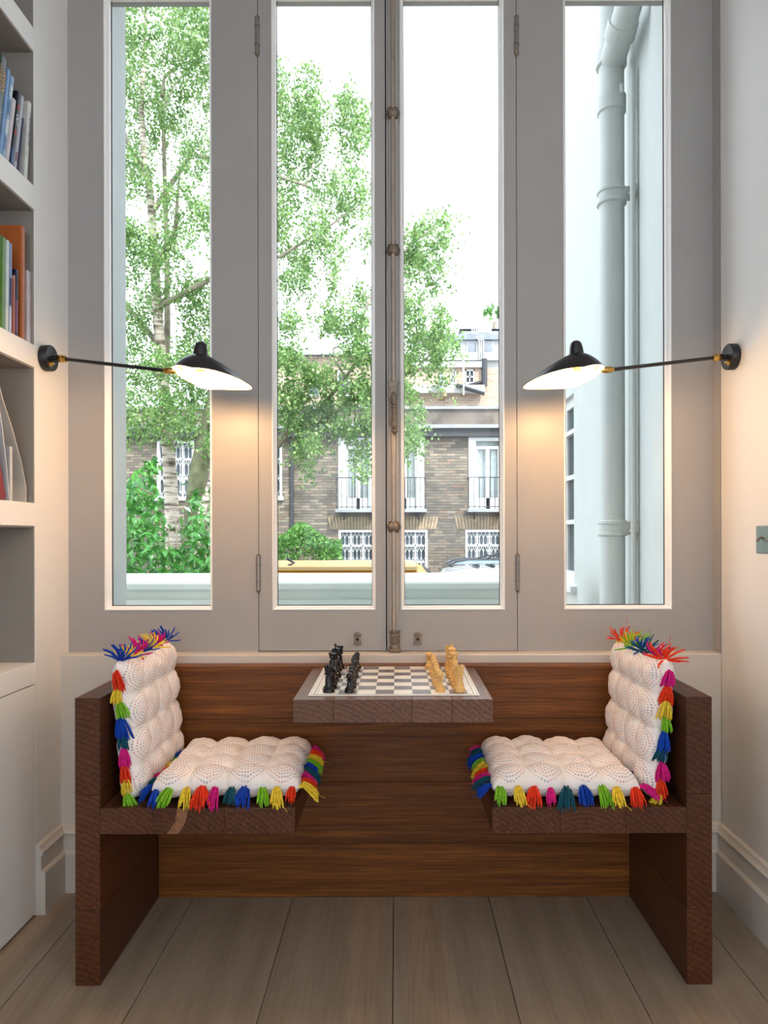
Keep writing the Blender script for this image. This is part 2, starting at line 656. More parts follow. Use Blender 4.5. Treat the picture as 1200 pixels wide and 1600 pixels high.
# unseen rear wall; its opening is added and sized for fill light
wb = struct(holes(MB(), -XB, XB, 0, CZ, YB - 0.25, YB, [(-1.2, 1.2, 0.9, 2.85)]).build('wall_back', 'white_paint'))
f_ = MB()
for x in (-1.2, 0.0, 1.2):
    f_.box(x - 0.03, x + 0.03, YB - 0.14, YB - 0.08, 0.9, 2.85)
f_.box(-1.2, 1.2, YB - 0.14, YB - 0.08, 0.9, 0.96).box(-1.2, 1.2, YB - 0.14, YB - 0.08, 2.79, 2.85)
g_ = MB()
for sx in (-1, 1):
    xa, xb_ = sorted((sx * (XB + .14), sx * (XB + .09)))
    for y in (-2.6, -1.7, -.85, 0.05):
        g_.box(xa, xb_, y - .03, y + .03, .7, 2.95)
    g_.box(xa, xb_, -2.6, .05, .7, .76).box(xa, xb_, -2.6, .05, 2.89, 2.95)
struct(g_.build('side_fill_windows', 'bead_paint'))  # bars of the unseen side openings that supply fill light
wbk = struct(f_.build('back_fill_window', 'frame_paint'))  # bars of the added rear opening, out of view
# front wall of the house (outside skin) with the reveal
struct(holes(MB(), -6, 1.4, -1.2, 6.2, 2.262, 2.50, [(-0.99, 0.935, 0.78, 3.12)]).build('wall_front', 'outside_white'), 'white rendered outer wall around the tall window')
# dado panel and its cap under the window
d = MB().box(XL, XR + 0.0035, 2.1375, 2.19, 0, 0.7184)
wd = struct(d.build('wall_dado', 'dado_paint'), 'plain painted dado panel below the window')
capm = MB().prism([(2.1375, 0.7185), (2.1375, 0.7295), (2.1405, 0.7325), (2.20, 0.7325), (2.20, 0.7185)], 'x', XL, XR + 0.0035)
capm.build('dado_cap', 'dado_paint', wd)


# skirting profile (offset from wall, height)
SK = [(0, 0), (0.026, 0), (0.026, 0.122), (0.022, 0.127), (0.014, 0.128), (0.014, 0.172), (0.018, 0.175), (0.020, 0.182), (0.013, 0.190), (0.010, 0.197), (0.0105, 0.200), (0.006, 0.204), (0, 0.206)]


def sweep(path_norm, name, parent=None, label=None):
    """path_norm: list of (x, y, nx, ny) mitred offsets"""
    mb = MB()
    n = len(SK)
    vs = []
    for x, y, nx, ny in path_norm:
        for o_, z in SK:
            vs.append((x + nx * o_, y + ny * o_, z))
    fs = []
    for i in range(len(path_norm) - 1):
        for k in range(n):
            k2 = (k + 1) % n
            fs.append((i * n + k, i * n + k2, (i + 1) * n + k2, (i + 1) * n + k))
    fs.append(tuple(range(n)))
    fs.append(tuple(range((len(path_norm) - 1) * n, len(path_norm) * n))[::-1])
    mb.add(vs, fs)
    return struct(mb.build(name, 'dado_paint', parent), label)


sweep([(XL, 1.990, 1, 0), (XL, 2.1375, 1, -1), (-0.79, 2.1375, 0, -1)], 'baseboard_left', label='moulded skirting board in the left corner')
sweep([(0.774, 2.1375, 0, -1), (XR, 2.1375, -1, -1), (XR, YA, -1, 0)], 'baseboard_right', label='moulded skirting board along the right wall')

# ------------------------------------------------------------------ window
ZB0, ZT0 = 0.7325, 3.06
ZG0, ZG1 = 0.866, 2.856            # glass opening bottom/top (bead outer edge)


def wx(px):
    return (px - 620) * YF / F


FD = 0.045                         # frame depth
def light_unit(name, label, xo0, xo1, xi0, xi1, zo0, zo1, front=YF):
    """one window light: xo = outer edges of its boards, xi = opening"""
    e = sempty(name, ((xo0 + xo1) / 2, front, zo0), label)
    for a, b, nm in ((xo0, xi0, 'stile'), (xi1, xo1, 'stile')):
        MB().box(a, b, front, front + FD + 0.025, zo0, zo1).build(nm, 'frame_paint', e)
    MB().box(xi0, xi1, front, front + FD + 0.025, zo0, ZG0).build('bottom_rail', 'frame_paint', e)
    MB().box(xi0, xi1, front, front + FD + 0.025, ZG1, zo1).build('top_rail', 'frame_paint', e)
    # glazing bead: ovolo moulding round the opening, running in to the glass
    prof = [(0, 0.0), (0.0, -0.002), (0.003, -0.003), (0.0045, 0.002), (0.0045, 0.008), (0.007, 0.010), (0.0105, 0.016), (0.0115, 0.024), (0.0115, 0.034)]
    mb = MB()
    vs, fs = [], []
    for o_, dy in prof:
        vs += [(xi0 + o_, front + dy, ZG0 + o_), (xi1 - o_, front + dy, ZG0 + o_), (xi1 - o_, front + dy, ZG1 - o_), (xi0 + o_, front + dy, ZG1 - o_)]
    for i in range(len(prof) - 1):
        for k in range(4):
            k2 = (k + 1) % 4
            fs.append((i * 4 + k, i * 4 + k2, i * 4 + 4 + k2, i * 4 + 4 + k))
    mb.add(vs, fs)
    # dark putty line against the glass
    bead = mb.build('glazing_bead', 'bead_paint', e)
    gp = 0.0115
    pt = MB()
    g0, g1, h0, h1 = xi0 + gp, xi1 - gp, ZG0 + gp, ZG1 - gp
    pt.box(g0, g0 + 0.0016, front + 0.030, front + 0.034, h0, h1).box(g1 - 0.0016, g1, front + 0.030, front + 0.034, h0, h1)
    pt.box(g0, g1, front + 0.030, front + 0.034, h0, h0 + 0.0022)
    pt.build('putty_line', 'dark_gap', e)
    MB().box(g0 - 0.006, g1 + 0.006, front + 0.034, front + 0.038, h0 - 0.006, h1 + 0.006).build('pane', 'window_glass', e)
    return e


xm = wx(603.5)
light_unit('window_1', 'fixed side light at the left, tree behind it', XL, wx(403.6), wx(163.5), wx(331.5), ZB0, ZT0)
cl = light_unit('window_2', 'left casement of the pair', wx(404.6), wx(602.8), wx(425.5), wx(586.5), ZB0 + 0.003, ZT0)
cr = light_unit('window_3', 'right casement carrying the long bolt', wx(604.6), wx(807.6), wx(626.3), wx(788.5), ZB0 + 0.002, ZT0)
light_unit('window_4', 'fixed side light at the right, pipes behind it', wx(808.6), XR + 0.0035, wx(881.5), wx(1049.5), ZB0, ZT0)
tr1 = struct(MB().box(XL, XR + 0.0035, YF, YF + 0.08, ZT0 + 0.002, CZ).build('trim_1', 'frame_paint'), 'painted head board over the window')
struct(MB().box(wx(400), wx(409), YF + 0.03, YF + 0.07, ZB0, ZT0).box(wx(600), wx(608), YF + 0.03, YF + 0.07, ZB0, ZT0).box(wx(804), wx(813), YF + 0.03, YF + 0.07, ZB0, ZT0).build('trim_2', 'dark_gap'))

# hinges
for px, par in ((404.0, cl), (808.4, cr)):
    for z0, z1 in ((2.650, 2.765), (0.930, 1.040)):
        x = wx(px)
        h = MB()
        h.tube([(x, YF - 0.003, z0), (x, YF - 0.003, z1)], 0.0068, 10)
        hb = h.build('hinge', 'hinge_metal', par, smooth=True)
        c = MB()
        for z in (z0 + 0.028, z1 - 0.028):
            c.tube([(x, YF - 0.003, z - 0.0015), (x, YF - 0.003, z + 0.0015)], 0.0082, 10)
        c.lathe([(0.0075, 0), (0.0065, -0.004), (0.002, -0.009), (0, -0.011)][::-1], 10, Matrix.Translation((x, YF - 0.003, z0)))
        c.lathe([(0.0075, 0), (0.0065, 0.003), (0.002, 0.006), (0, 0.007)], 10, Matrix.Translation((x, YF - 0.003, z1)))
        c.build('knuckle_ring', 'old_brass', hb, smooth=True)

# cremone bolt on the right casement: astragal, rod, keepers, lever handle, socket
xr_ = wx(615.2)
a = MB().prism([(wx(607.2), YF), (wx(607.6), YF - 0.008), (wx(610.0), YF - 0.011), (wx(620.4), YF - 0.011), (wx(622.8), YF - 0.008), (wx(623.2), YF)], 'z', ZB0 + 0.002, ZT0)
a.build('astragal', 'frame_paint', cr, bevel=0.001)
MB().tube([(xr_, YF - 0.013, 0.78), (xr_, YF - 0.013, ZT0 - 0.01)], 0.0078, 12).build('bolt_rod', 'rod_metal', cr, smooth=True)


def rosette(z, r=0.0215):
    m = MB()
    n = 40
    rot = Matrix.Translation((xr_, YF - 0.010, z)) @ Matrix.Rotation(PI / 2, 4, 'X')
    prof = [(1.0, 0.0), (1.0, 0.006), (0.86, 0.010), (0.80, 0.008), (0.62, 0.0125), (0.30, 0.015), (0, 0.016)]
    vs, fs = [], []
    for i, (rr, h) in enumerate(prof):
        for k in range(n):
            th = 2 * PI * k / n
            s_ = 1 + (0.07 * math.cos(8 * th) if i < 3 else 0.12 * math.cos(10 * th) if i == 4 else 0)
            vs.append(rot @ Vector((r * rr * s_ * math.cos(th), r * rr * s_ * math.sin(th), h)))
    for i in range(len(prof) - 1):
        for k in range(n):
            k2 = (k + 1) % n
            fs.append((i * n + k, i * n + k2, (i + 1) * n + k2, (i + 1) * n + k))
    m.add(vs, fs)
    return m.build('keeper', 'old_brass', cr, smooth=True, angle=50)


for py in (180.5, 393, 823):
    rosette(CAMH + (838 - py) * YF / F)


def zf(py):
    return CAMH + (838 - py) * YF / F


# handle: back plate + lever hanging in front of it
bp = MB()
prof = [(-0.016, zf(602)), (-0.019, zf(600)), (-0.017, zf(597)), (0.017, zf(597)), (0.019, zf(600)), (0.016, zf(602)), (0.014, zf(612)), (0.017, zf(620)), (0.012, zf(630)), (0.013, zf(655)), (0.015, zf(663)), (0.009, zf(668)), (-0.009, zf(668)), (-0.015, zf(663)), (-0.013, zf(655)), (-0.012, zf(630)), (-0.017, zf(620)), (-0.014, zf(612))]
bp.prism([(xr_ + x, z) for x, z in prof][::-1], 'y', YF - 0.024, YF - 0.010)
bpo = bp.build('handle_plate', 'old_brass', cr, bevel=0.002)
hp = []
for py, r in ((616, .003), (617.5, .0075), (622, .0105), (627, .0112), (631, .010), (634, .006), (636.5, .0062), (638, .0105), (640, .0105), (641.5, .0072), (650, .0078), (660, .0098), (667, .0112), (671, .0105), (673, .0072), (675.5, .0115), (678, .0098), (680.5, .0055), (683, .0012)):
    hp.append((py, r))
hm = MB()
hm.tube([(xr_ + 0.001 + 0.003 * (i / 18), YF - 0.040, zf(py)) for i, (py, r) in enumerate(hp)], [r for _, r in hp], 14)
hm.build('lever_handle', 'old_brass', cr, smooth=True, angle=60)
MB().tube([(xr_, YF - 0.022, zf(625)), (xr_ + 0.001, YF - 0.042, zf(625))], 0.006, 10).build('handle_spindle', 'old_brass', cr, smooth=True)
# socket at the foot of the rod
so = MB()
pr = [(0.021, 0), (0.021, 0.004), (0.016, 0.008), (0.0175, 0.016), (0.014, 0.022), (0.0165, 0.030), (0.015, 0.044), (0.0175, 0.052), (0.014, 0.056), (0.018, 0.061), (0.018, 0.066), (0.010, 0.068)]
so.lathe(pr, 20, Matrix.Translation((wx(616.5), YF - 0.012, ZB0 + 0.002)) @ Matrix.Diagonal((1, 0.72, 1, 1)))
so.build('bolt_socket', 'old_brass', cr, smooth=True)
# escutcheons: small lion-mask shaped keyhole plates
for px, par in ((558.3, cl), (652.3, cr)):
    x, z = wx(px), zf(1007.5)
    sil = [(-0.013, 0), (-0.009, 0.002), (-0.006, -0.001), (0, -0.003), (0.006, -0.001), (0.009, 0.002), (0.013, 0), (0.011, 0.012), (0.007, 0.022), (0.012, 0.028), (0.013, 0.034), (0.008, 0.038), (0.004, 0.041), (-0.004, 0.041), (-0.008, 0.038), (-0.013, 0.034), (-0.012, 0.028), (-0.007, 0.022), (-0.011, 0.012)]
    e1 = MB().prism([(x + a_, z + b_) for a_, b_ in sil], 'y', YF - 0.006, YF + 0.001).build('escutcheon', 'old_brass', par, bevel=0.0015)
    kh = MB().tube([(x, YF - 0.0072, z + 0.018), (x, YF - 0.005, z + 0.018)], 0.0042, 12)
    kh.build('keyhole', 'dark_gap', e1, smooth=True)
    MB().sphere((x, YF - 0.006, z + 0.033), 0.006, 10, 6, (1, 0.5, 0.8)).build('boss', 'old_brass', e1, smooth=True)

# ------------------------------------------------------------------ built-in bookcase in the left wall
YO = 1.989                                       # far edge of the openings
bk = thing('built_in_bookcase', 'white built-in bookcase with deep open shelves and a cabinet below', 'bookcase', (XL, 1.3, 0))
MB().box(XL - 0.34, XL, YO, 2.262, 0, CZ).build('end_panel', 'white_paint', bk, bevel=0.0015)
MB().box(XL - 0.36, XL - 0.34, YA, 2.262, 0, CZ).build('back_panel', 'white_paint', bk)
MB().box(XL - 0.34, XL, YA, YA + 0.10, 0, CZ).build('side_panel', 'white_paint', bk)
MB().box(XL - 0.336, XL - 0.003, YO - 0.004, YO, 0.7, CZ).build('end_shade_panel', 'niche_shade', bk)  # added panel, shade of the recess put into its colour
MB().box(XL - 0.34, XL - 0.336, YA + .1, YO - 0.004, 0.7, CZ).build('back_shade_panel', 'niche_shade', bk)  # same painted shade on the back of the niches
shz = [(0.676, 0.737), (1.134, 1.201), (1.596, 1.661), (2.055, 2.124), (2.515, 2.582), (2.975, 3.04)]
for z0, z1 in shz:
    MB().box(XL - 0.34, XL, YA + 0.10, YO, z0, z1).build('shelf', 'white_paint', bk, bevel=0.0012)
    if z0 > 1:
        MB().box(XL - 0.335, XL - 0.004, YA + 0.10, YO - 0.004, z0 - 0.004, z0 - 0.0005).build('shelf_shade_panel', 'niche_shade', bk)  # added panel painting the shade under each shelf
MB().box(XL - 0.34, XL - 0.02, YA + 0.10, YO, 0.0, 0.672).build('cabinet_carcass', 'dark_gap', bk)
ys = [YO - 0.002, 1.45, 0.9, YA + 0.102]
for y1, y0 in zip(ys, ys[1:]):
    MB().box(XL - 0.019, XL, y0 + 0.002, y1 - 0.001, 0.008, 0.6725).build('cabinet_door', 'white_paint', bk, bevel=0.001)

# ------------------------------------------------------------------ bench
bench = thing('oak_bench', 'dark oak settle with two facing seats and a fixed middle table', 'bench', (-0.01, 1.9, 0))
BX0, BX1, BI0, BI1 = -0.7913, 0.7725, -0.730, 0.7096
BY0, BY1, BY2 = 1.675, 2.085, 2.137
for z0, z1 in ((0.0, 0.163), (0.163, 0.352), (0.352, 0.545), (0.545, 0.7065)):
    o = MB().box(BI0 + 0.0003, BI1 - 0.0003, BY1, BY2, z0 + 0.0004, z1 - 0.0004).build('back_board', 'oak_back', bench, bevel=0.0012, seg=1)
for a, b in ((BX0, BI0), (BI1, BX1)):
    for z0, z1 in ((0.0, 0.185), (0.185, 0.468), (0.468, 0.7065)):
        MB().box(a, b, BY0, BY2, z0 + 0.0002, z1 - 0.0002).build('end_board', 'oak_end', bench, bevel=0.0015, seg=2)
SZ0, SZ1 = 0.372, 0.436
for xs in ((BI0 + 0.0003, -0.600, -0.425, -0.251), (0.2323, 0.400, 0.560, BI1 - 0.0003)):
    for a, b in zip(xs, xs[1:]):
        MB().box(a + 0.0002, b - 0.0002, BY0, BY1 - 0.0003, SZ0, SZ1).build('seat_board', 'oak_seat', bench, bevel=0.0012, seg=2)
MB().prism([(-0.566, SZ0 + 0.001), (-0.538, SZ0 + 0.001), (-0.521, SZ0 + 0.028), (-0.512, SZ1 - 0.001), (-0.540, SZ1 - 0.001), (-0.545, SZ0 + 0.030)], 'y', BY0 - 0.0004, BY0 + 0.002).build('sapwood_streak', 'sapwood', bench)
TX0, TX1, TZ0, TZ1 = -0.256, 0.2355, 0.644, 0.7018
for a, b in zip((TX0, -0.157, 0.036, 0.135), (-0.157, 0.036, 0.135, TX1)):
    MB().box(a + 0.0002, b - 0.0002, BY0, BY1 - 0.0003, TZ0, TZ1).build('table_board', 'oak_table', bench, bevel=0.0014, seg=2)

# ------------------------------------------------------------------ chess board and pieces
SX, SY = 0.0469, 0.0446
CX0, CY0 = -0.1955, 1.7195
cbz = TZ1 + 0.0004
board = thing('chess_board', 'flat white bordered chess board with plum and cream squares on the oak table', 'chess board', (CX0 + 4 * SX, CY0 + 4 * SY, cbz))
MB().box(CX0 - 0.027, CX0 + 8 * SX + 0.027, CY0 - 0.012, CY0 + 8 * SY + 0.006, cbz, cbz + 0.0030).build('base_sheet', 'board_paper', board, bevel=0.0008, seg=1)
bl = MB()
zt = cbz + 0.0031
for off, wd_ in ((0.0225, 0.0012), (0.0155, 0.0008), (0.0125, 0.0020), (0.006, 0.0008)):
    for s_ in (-1, 1):
        xe = CX0 - off if s_ < 0 else CX0 + 8 * SX + off
        bl.box(xe - wd_ / 2, xe + wd_ / 2, CY0 - 0.008, CY0 + 8 * SY + 0.003, zt - 0.0008, zt + 0.0002)
for yy in (CY0 - 0.0085, CY0 - 0.0045):
    bl.box(CX0 - 0.0225, CX0 + 8 * SX + 0.0225, yy - 0.0005, yy + 0.0005, zt - 0.0008, zt + 0.0002)
bl.build('border_lines', 'board_line', board)
sq = {}
for k_ in ('square_dark', 'square_light'):
    sq[k_] = MB().box(-SX / 2 + .0002, SX / 2 - .0002, -SY / 2 + .0002, SY / 2 - .0002, -0.0008, 0.0005)
proto = {}
for i in range(8):
    for j in range(8):
        k_ = 'square_dark' if (i + j) % 2 == 1 else 'square_light'
        if k_ not in proto:
            o = sq[k_].build('square', k_, board, local=True)
            proto[k_] = o
        else:
            o = proto[k_].copy()
            COL.objects.link(o)
        o.location = ((i - 3.5) * SX, (j - 3.5) * SY, zt - cbz)
        o['label'] = 'plum square' if k_ == 'square_dark' else 'cream square'
PZ = zt + 0.0006

PROF = {
    'pawn': [(0, 0), (.0125, 0), (.0128, .003), (.0116, .006), (.0122, .008), (.0100, .0105), (.0066, .016), (.0052, .0265), (.0085, .0292), (.0088, .031), (.0050, .0325), (.0074, .0362), (.0087, .0408), (.0076, .0452), (.0042, .0484), (0, .0495)],
    'rook': [(0, 0), (.0150, 0), (.0153, .004), (.0138, .008), (.0143, .0105), (.0115, .013), (.0092, .020), (.0084, .043), (.0112, .046), (.0112, .048), (.0095, .049), (.0106, .057), (.0115, .064), (.0085, .064), (.0080, .058), (0, .058)],
    'bishop': [(0, 0), (.0145, 0), (.0148, .004), (.0132, .008), (.0138, .0105), (.0105, .013), (.0072, .021), (.0055, .040), (.0100, .0425), (.0100, .044), (.0058, .0455), (.0078, .050), (.0088, .055), (.0070, .0615), (.0035, .067), (.0018, .0685), (.0032, .071), (.0022, .0735), (0, .0745)],
    'queen': [(0, 0), (.0160, 0), (.0163, .004), (.0146, .009), (.0152, .0115), (.0118, .0145), (.0080, .024), (.0060, .050), (.0110, .053), (.0112, .0548), (.0065, .0565), (.0085, .062), (.0112, .073), (.0118, .0745), (.0092, .0755), (.0050, .0775), (0, .078)],
    'king': [(0, 0), (.0165, 0), (.0168, .004), (.0150, .009), (.0156, .0118), (.0122, .015), (.0084, .025), (.0064, .054), (.0116, .057), (.0118, .0588), (.0068, .0605), (.0090, .067), (.0118, .078), (.0122, .080), (.0095, .082), (.0030, .0845), (0, .0848)],
    'knight': [(0, 0), (.0148, 0), (.0151, .004), (.0136, .008), (.0141, .0105), (.0112, .0125), (.0100, .016), (0, .017)],
}
HORSE = [(-.0098, .014), (-.0110, .026), (-.0106, .040), (-.0080, .052), (-.0040, .0585), (-.0022, .0625), (.0000, .0600), (.0022, .0590), (.0060, .0545), (.0125, .0475), (.0142, .0430), (.0125, .0395), (.0098, .0400), (.0060, .0410), (.0035, .0385), (.0062, .0320), (.0098, .0240), (.0102, .014)]


def piece(kind, col, x, y, label, group=None, face=1):
    mat = 'chess_black' if col == 'black' else 'chess_cream'
    key = (kind, col)
    first = key not in proto
    if kind in ('pawn', 'rook', 'bishop'):
        if first:
            o = MB().lathe(PROF[kind], 20).build('chess_' + kind, mat, local=True, smooth=True)
            if kind == 'rook':
                pass
            proto[key] = o
        else:
            o = proto[key].copy()
            COL.objects.link(o)
        o.location = (x, y, PZ)
        tag(o, label, 'chess piece', group)
        return o
    e = thing('chess_' + kind, label, 'chess piece', (x, y, PZ), (0, 0, 0 if face > 0 else PI), group)
    if first:
        ps = [MB().lathe(PROF[kind], 20).build('body', mat, e, local=True, smooth=True)]
        if kind == 'king':
            c = MB().box(-.0015, .0015, -.0014, .0014, .084, .0965).box(-.0042, .0042, -.0014, .0014, .0895, .0925)
            ps.append(c.build('cross', mat, e, local=True, bevel=0.0005))
        elif kind == 'queen':
            c = MB()
            for k in range(9):
                th = 2 * PI * k / 9
                c.sphere((.0103 * math.cos(th), .0103 * math.sin(th), .0762), .0022, 8, 5)
            c.sphere((0, 0, .0795), .0034, 10, 6)
            ps.append(c.build('coronet', mat, e, local=True, smooth=True))
        else:
            c = MB().prism([(a_, b_) for a_, b_ in HORSE], 'y', -.0058, .0058)
            ps.append(c.build('horse_head', mat, e, local=True, bevel=0.0024, smooth=True))
        proto[key] = ps
    else:
        for p in proto[key]:
            c = p.copy()
            COL.objects.link(c)
            c.parent = e
    return e


nth = ['nearest', 'second nearest', 'third nearest', 'fourth nearest', 'fourth farthest', 'third farthest', 'second farthest', 'farthest']
order = ['rook', 'knight', 'bishop', 'queen', 'king', 'bishop', 'knight', 'rook']
rng = random.Random(11)
for col, cx_b, cx_p, face in (('black', 0.46, 1.5, 1), ('cream', 7.5, 6.5, -1)):
    for j in range(8):
        jx, jy = rng.uniform(-.003, .003), rng.uniform(-.003, .003)
        x = CX0 + cx_p * SX + jx + (0.004 if col == 'black' else -0.002)
        if col == 'cream' and j == 7:
            x -= 0.012
        piece('pawn', col, x, CY0 + (j + .42) * SY + jy, f'{col} chess pawn, {nth[j]} of the row of {col} pawns', f'{col} pawns on the board')
        k = order[j]
        where = '' if k in ('king', 'queen') else (' near the front of the board' if j < 4 else ' near the back of the board')
        lb = f'{col} chess {k}' + (where if where else (' with a cross, tallest of its side' if k == 'king' else ' with beaded coronet beside its king'))
        piece(k, col, CX0 + cx_b * SX + jx, CY0 + (j + .42) * SY + jy, lb, f'{col} back rank pieces', face)
# rook battlements
for col in ('black', 'cream'):
    o = proto[('rook', col)]
    me = o.data
    b = MB()
    for k in range(6):
        th = 2 * PI * k / 6
        r = .0100
        m_ = Matrix.Rotation(th, 4, 'Z')
        bx = MB().box(r - .0022, r + .0020, -.0032, .0032, .0630, .0672)
        b.add([m_ @ Vector(p) for p in bx.v], bx.f)
    base = MB().lathe(PROF['rook'], 20)
    base.add(b.v, b.f)
    nm = bpy.data.meshes.new('chess_rook')
    nm.from_pydata([tuple(p) for p in base.v], [], base.f)
    nm.polygons.foreach_set('use_smooth', [True] * len(nm.polygons))
    nm.set_sharp_from_angle(angle=math.radians(35))
    nm.materials.append(me.materials[0])
    for q in list(COL.objects):
        if q.type == 'MESH' and q.data == me:
            q.data = nm

# ------------------------------------------------------------------ cushions
def cushion_mesh(name, a, b, T, seed, N=80, nc=4):
    rr = random.Random(seed)
    ph = [rr.uniform(0, 6.28) for _ in range(8)]
    vs, uv = [], []

    def outline(u, v):
        # scalloped rectangle with slightly pulled corners
        kx = 1 - 0.035 * (1 - abs(math.sin(PI * (v + 1) / 2 * nc)) ** 0.7) * (abs(u) ** 4) - 0.03 * (1 - v * v) * abs(u) ** 3
        ky = 1 - 0.035 * (1 - abs(math.sin(PI * (u + 1) / 2 * nc)) ** 0.7) * (abs(v) ** 4) - 0.03 * (1 - u * u) * abs(v) ** 3
        return u * a * kx, v * b * ky
    for side in (1, -1):
        for i in range(N + 1):
            for j in range(N + 1):
                u, v = -1 + 2 * i / N, -1 + 2 * j / N
                # squeeze parameters towards the rim so that the edge roll is smooth
                u = math.sin(u * PI / 2) * 0.35 + u * 0.65
                v = math.sin(v * PI / 2) * 0.35 + v * 0.65
                x, y = outline(u, v)
                e = max(0.0, (1 - abs(u) ** 9)) ** 0.5 * max(0.0, (1 - abs(v) ** 9)) ** 0.5
                s_, t_ = (u + 1) / 2 * nc, (v + 1) / 2 * nc
                cu, cv = abs(math.sin(PI * s_)), abs(math.sin(PI * t_))
                near = lambda q: 1.0 if 0.5 < q < nc - 0.5 else 0.55
                pu = 1 - (1 - cu ** 0.62) * near(s_)
                pv = 1 - (1 - cv ** 0.62) * near(t_)
                puff = 0.5 * pu * pv + 0.25 * (pu + pv)
                w_ = 0.025 * math.sin(9 * u + ph[0] + 3 * v) + 0.025 * math.sin(8 * v + ph[1] - 4 * u) + 0.02 * math.sin(23 * u + 17 * v + ph[2])
                # gathers running in from the seam
                gat = 0.05 * math.sin(46 * u + ph[3]) * abs(v) ** 6 + 0.05 * math.sin(44 * v + ph[4]) * abs(u) ** 6
                h = T * e * (0.52 + 0.48 * puff + w_ + gat)
                vs.append((x, y, h if side > 0 else -h * 0.7))
                uv.append((s_, t_))
    n1 = (N + 1) ** 2
    fs = []
    for i in range(N):
        for j in range(N):
            p = i * (N + 1) + j
            fs.append((p, p + N + 1, p + N + 2, p + 1))
            q = p + n1
            fs.append((q, q + 1, q + N + 2, q + N + 1))
    me = bpy.data.meshes.new(name)
    me.from_pydata(vs, [], fs)
    lay = me.uv_layers.new(name='uv')
    li = np.empty(len(me.loops), dtype=np.int32)
    me.loops.foreach_get('vertex_index', li)
    lay.data.foreach_set('uv', np.array(uv, dtype=np.float32)[li].ravel())
    me.polygons.foreach_set('use_smooth', [True] * len(me.polygons))
    me.materials.append(M['stitched_cotton'])
    return me


def tassel_mb(seed, spread=1.0, droop=1.0, length=0.040):
    rr = random.Random(seed)
    m = MB()
    nst = 22 if droop > .5 else 16
    for k in range(nst):
        ang = 2 * PI * k / nst + rr.uniform(-.3, .3)
        q = rr.uniform(0.15, 1.0)
        oy, oz = math.cos(ang) * q * 0.0105 * spread, math.sin(ang) * q * 0.0075 * spread
        L = length * rr.uniform(0.82, 1.06)
        dz = -0.016 * droop * rr.uniform(0.8, 1.2)
        pts = [(0, 0, 0), (L * .22, oy * .55, oz * .6 + .004 * droop), (L * .55, oy * .95, oz + dz * .25), (L * .85, oy * 1.15, oz * 1.1 + dz * .75), (L * 0.98, oy * 1.25, oz * 1.15 + dz * 1.15)]
        if droop < 0.5:
            pol = math.radians(rr.uniform(15, 92))
            dx_, dr_ = math.cos(pol), math.sin(pol)
            pts = [(0, 0, 0), (L * .35 * max(dx_, .2), L * .35 * dr_ * math.cos(ang), L * .35 * dr_ * math.sin(ang) + .004), (L * .7 * dx_, L * .7 * dr_ * math.cos(ang), L * .7 * dr_ * math.sin(ang) + .005), (L * dx_, L * 1.05 * dr_ * math.cos(ang), L * 1.05 * dr_ * math.sin(ang))]
            m.tube(pts, [0.0012, 0.0021, 0.0023, 0.0014], 4)
            continue
        m.tube(pts, [0.0010, 0.0020, 0.0023, 0.0021, 0.0010], 4)
    # stray thread
    if seed % 2 == 0:
        oy = rr.uniform(-.012, .012)
        m.tube([(length * .5, oy * .5, -.004), (length * 1.1, oy, -.018 * droop), (length * 1.35, oy * 1.6, -.024 * droop)], 0.0005, 3)
    m.sphere((0.003, 0, 0), 0.0042, 8, 6, (1.3, 1, 1))
    return m


COLS = ['yellow', 'red', 'magenta', 'teal', 'blue', 'green']
TV = {}


def tassel(parent, mat, color, variant, size=1.0):
    key = (color, variant)
    if key not in TV:
        sp, dr, ln = ((1.35, 1.1, .046), (1.6, 1.3, .043), (1.15, 0.9, .047), (2.2, 0.15, .046))[variant % 4]
        o = tassel_mb(variant * 7 + COLS.index(color) + (0 if variant % 4 < 3 else 2), sp, dr, ln).build('tassel', 'yarn_' + color, parent, local=True, smooth=True, angle=80)
        TV[key] = o
    else:
        o = TV[key].copy()
        COL.objects.link(o)
        o.parent = parent
    k_ = size + 0.12 * size * math.sin(mat[0][3] * 97 + mat[1][3] * 61)
    o.matrix_local = mat @ Matrix.Diagonal((k_, k_ * 1.15, k_ * 1.1, 1))
    o['label'] = f'{color} yarn tassel'
    return o


def frame_mat(p, xdir, up):
    x = Vector(xdir).normalized()
    z = Vector(up)
    z = (z - x * z.dot(x)).normalized()
    y = z.cross(x)
    m = Matrix.Identity(4)
    for i in range(3):
        m[i][0], m[i][1], m[i][2], m[i][3] = x[i], y[i], z[i], p[i]
    return m


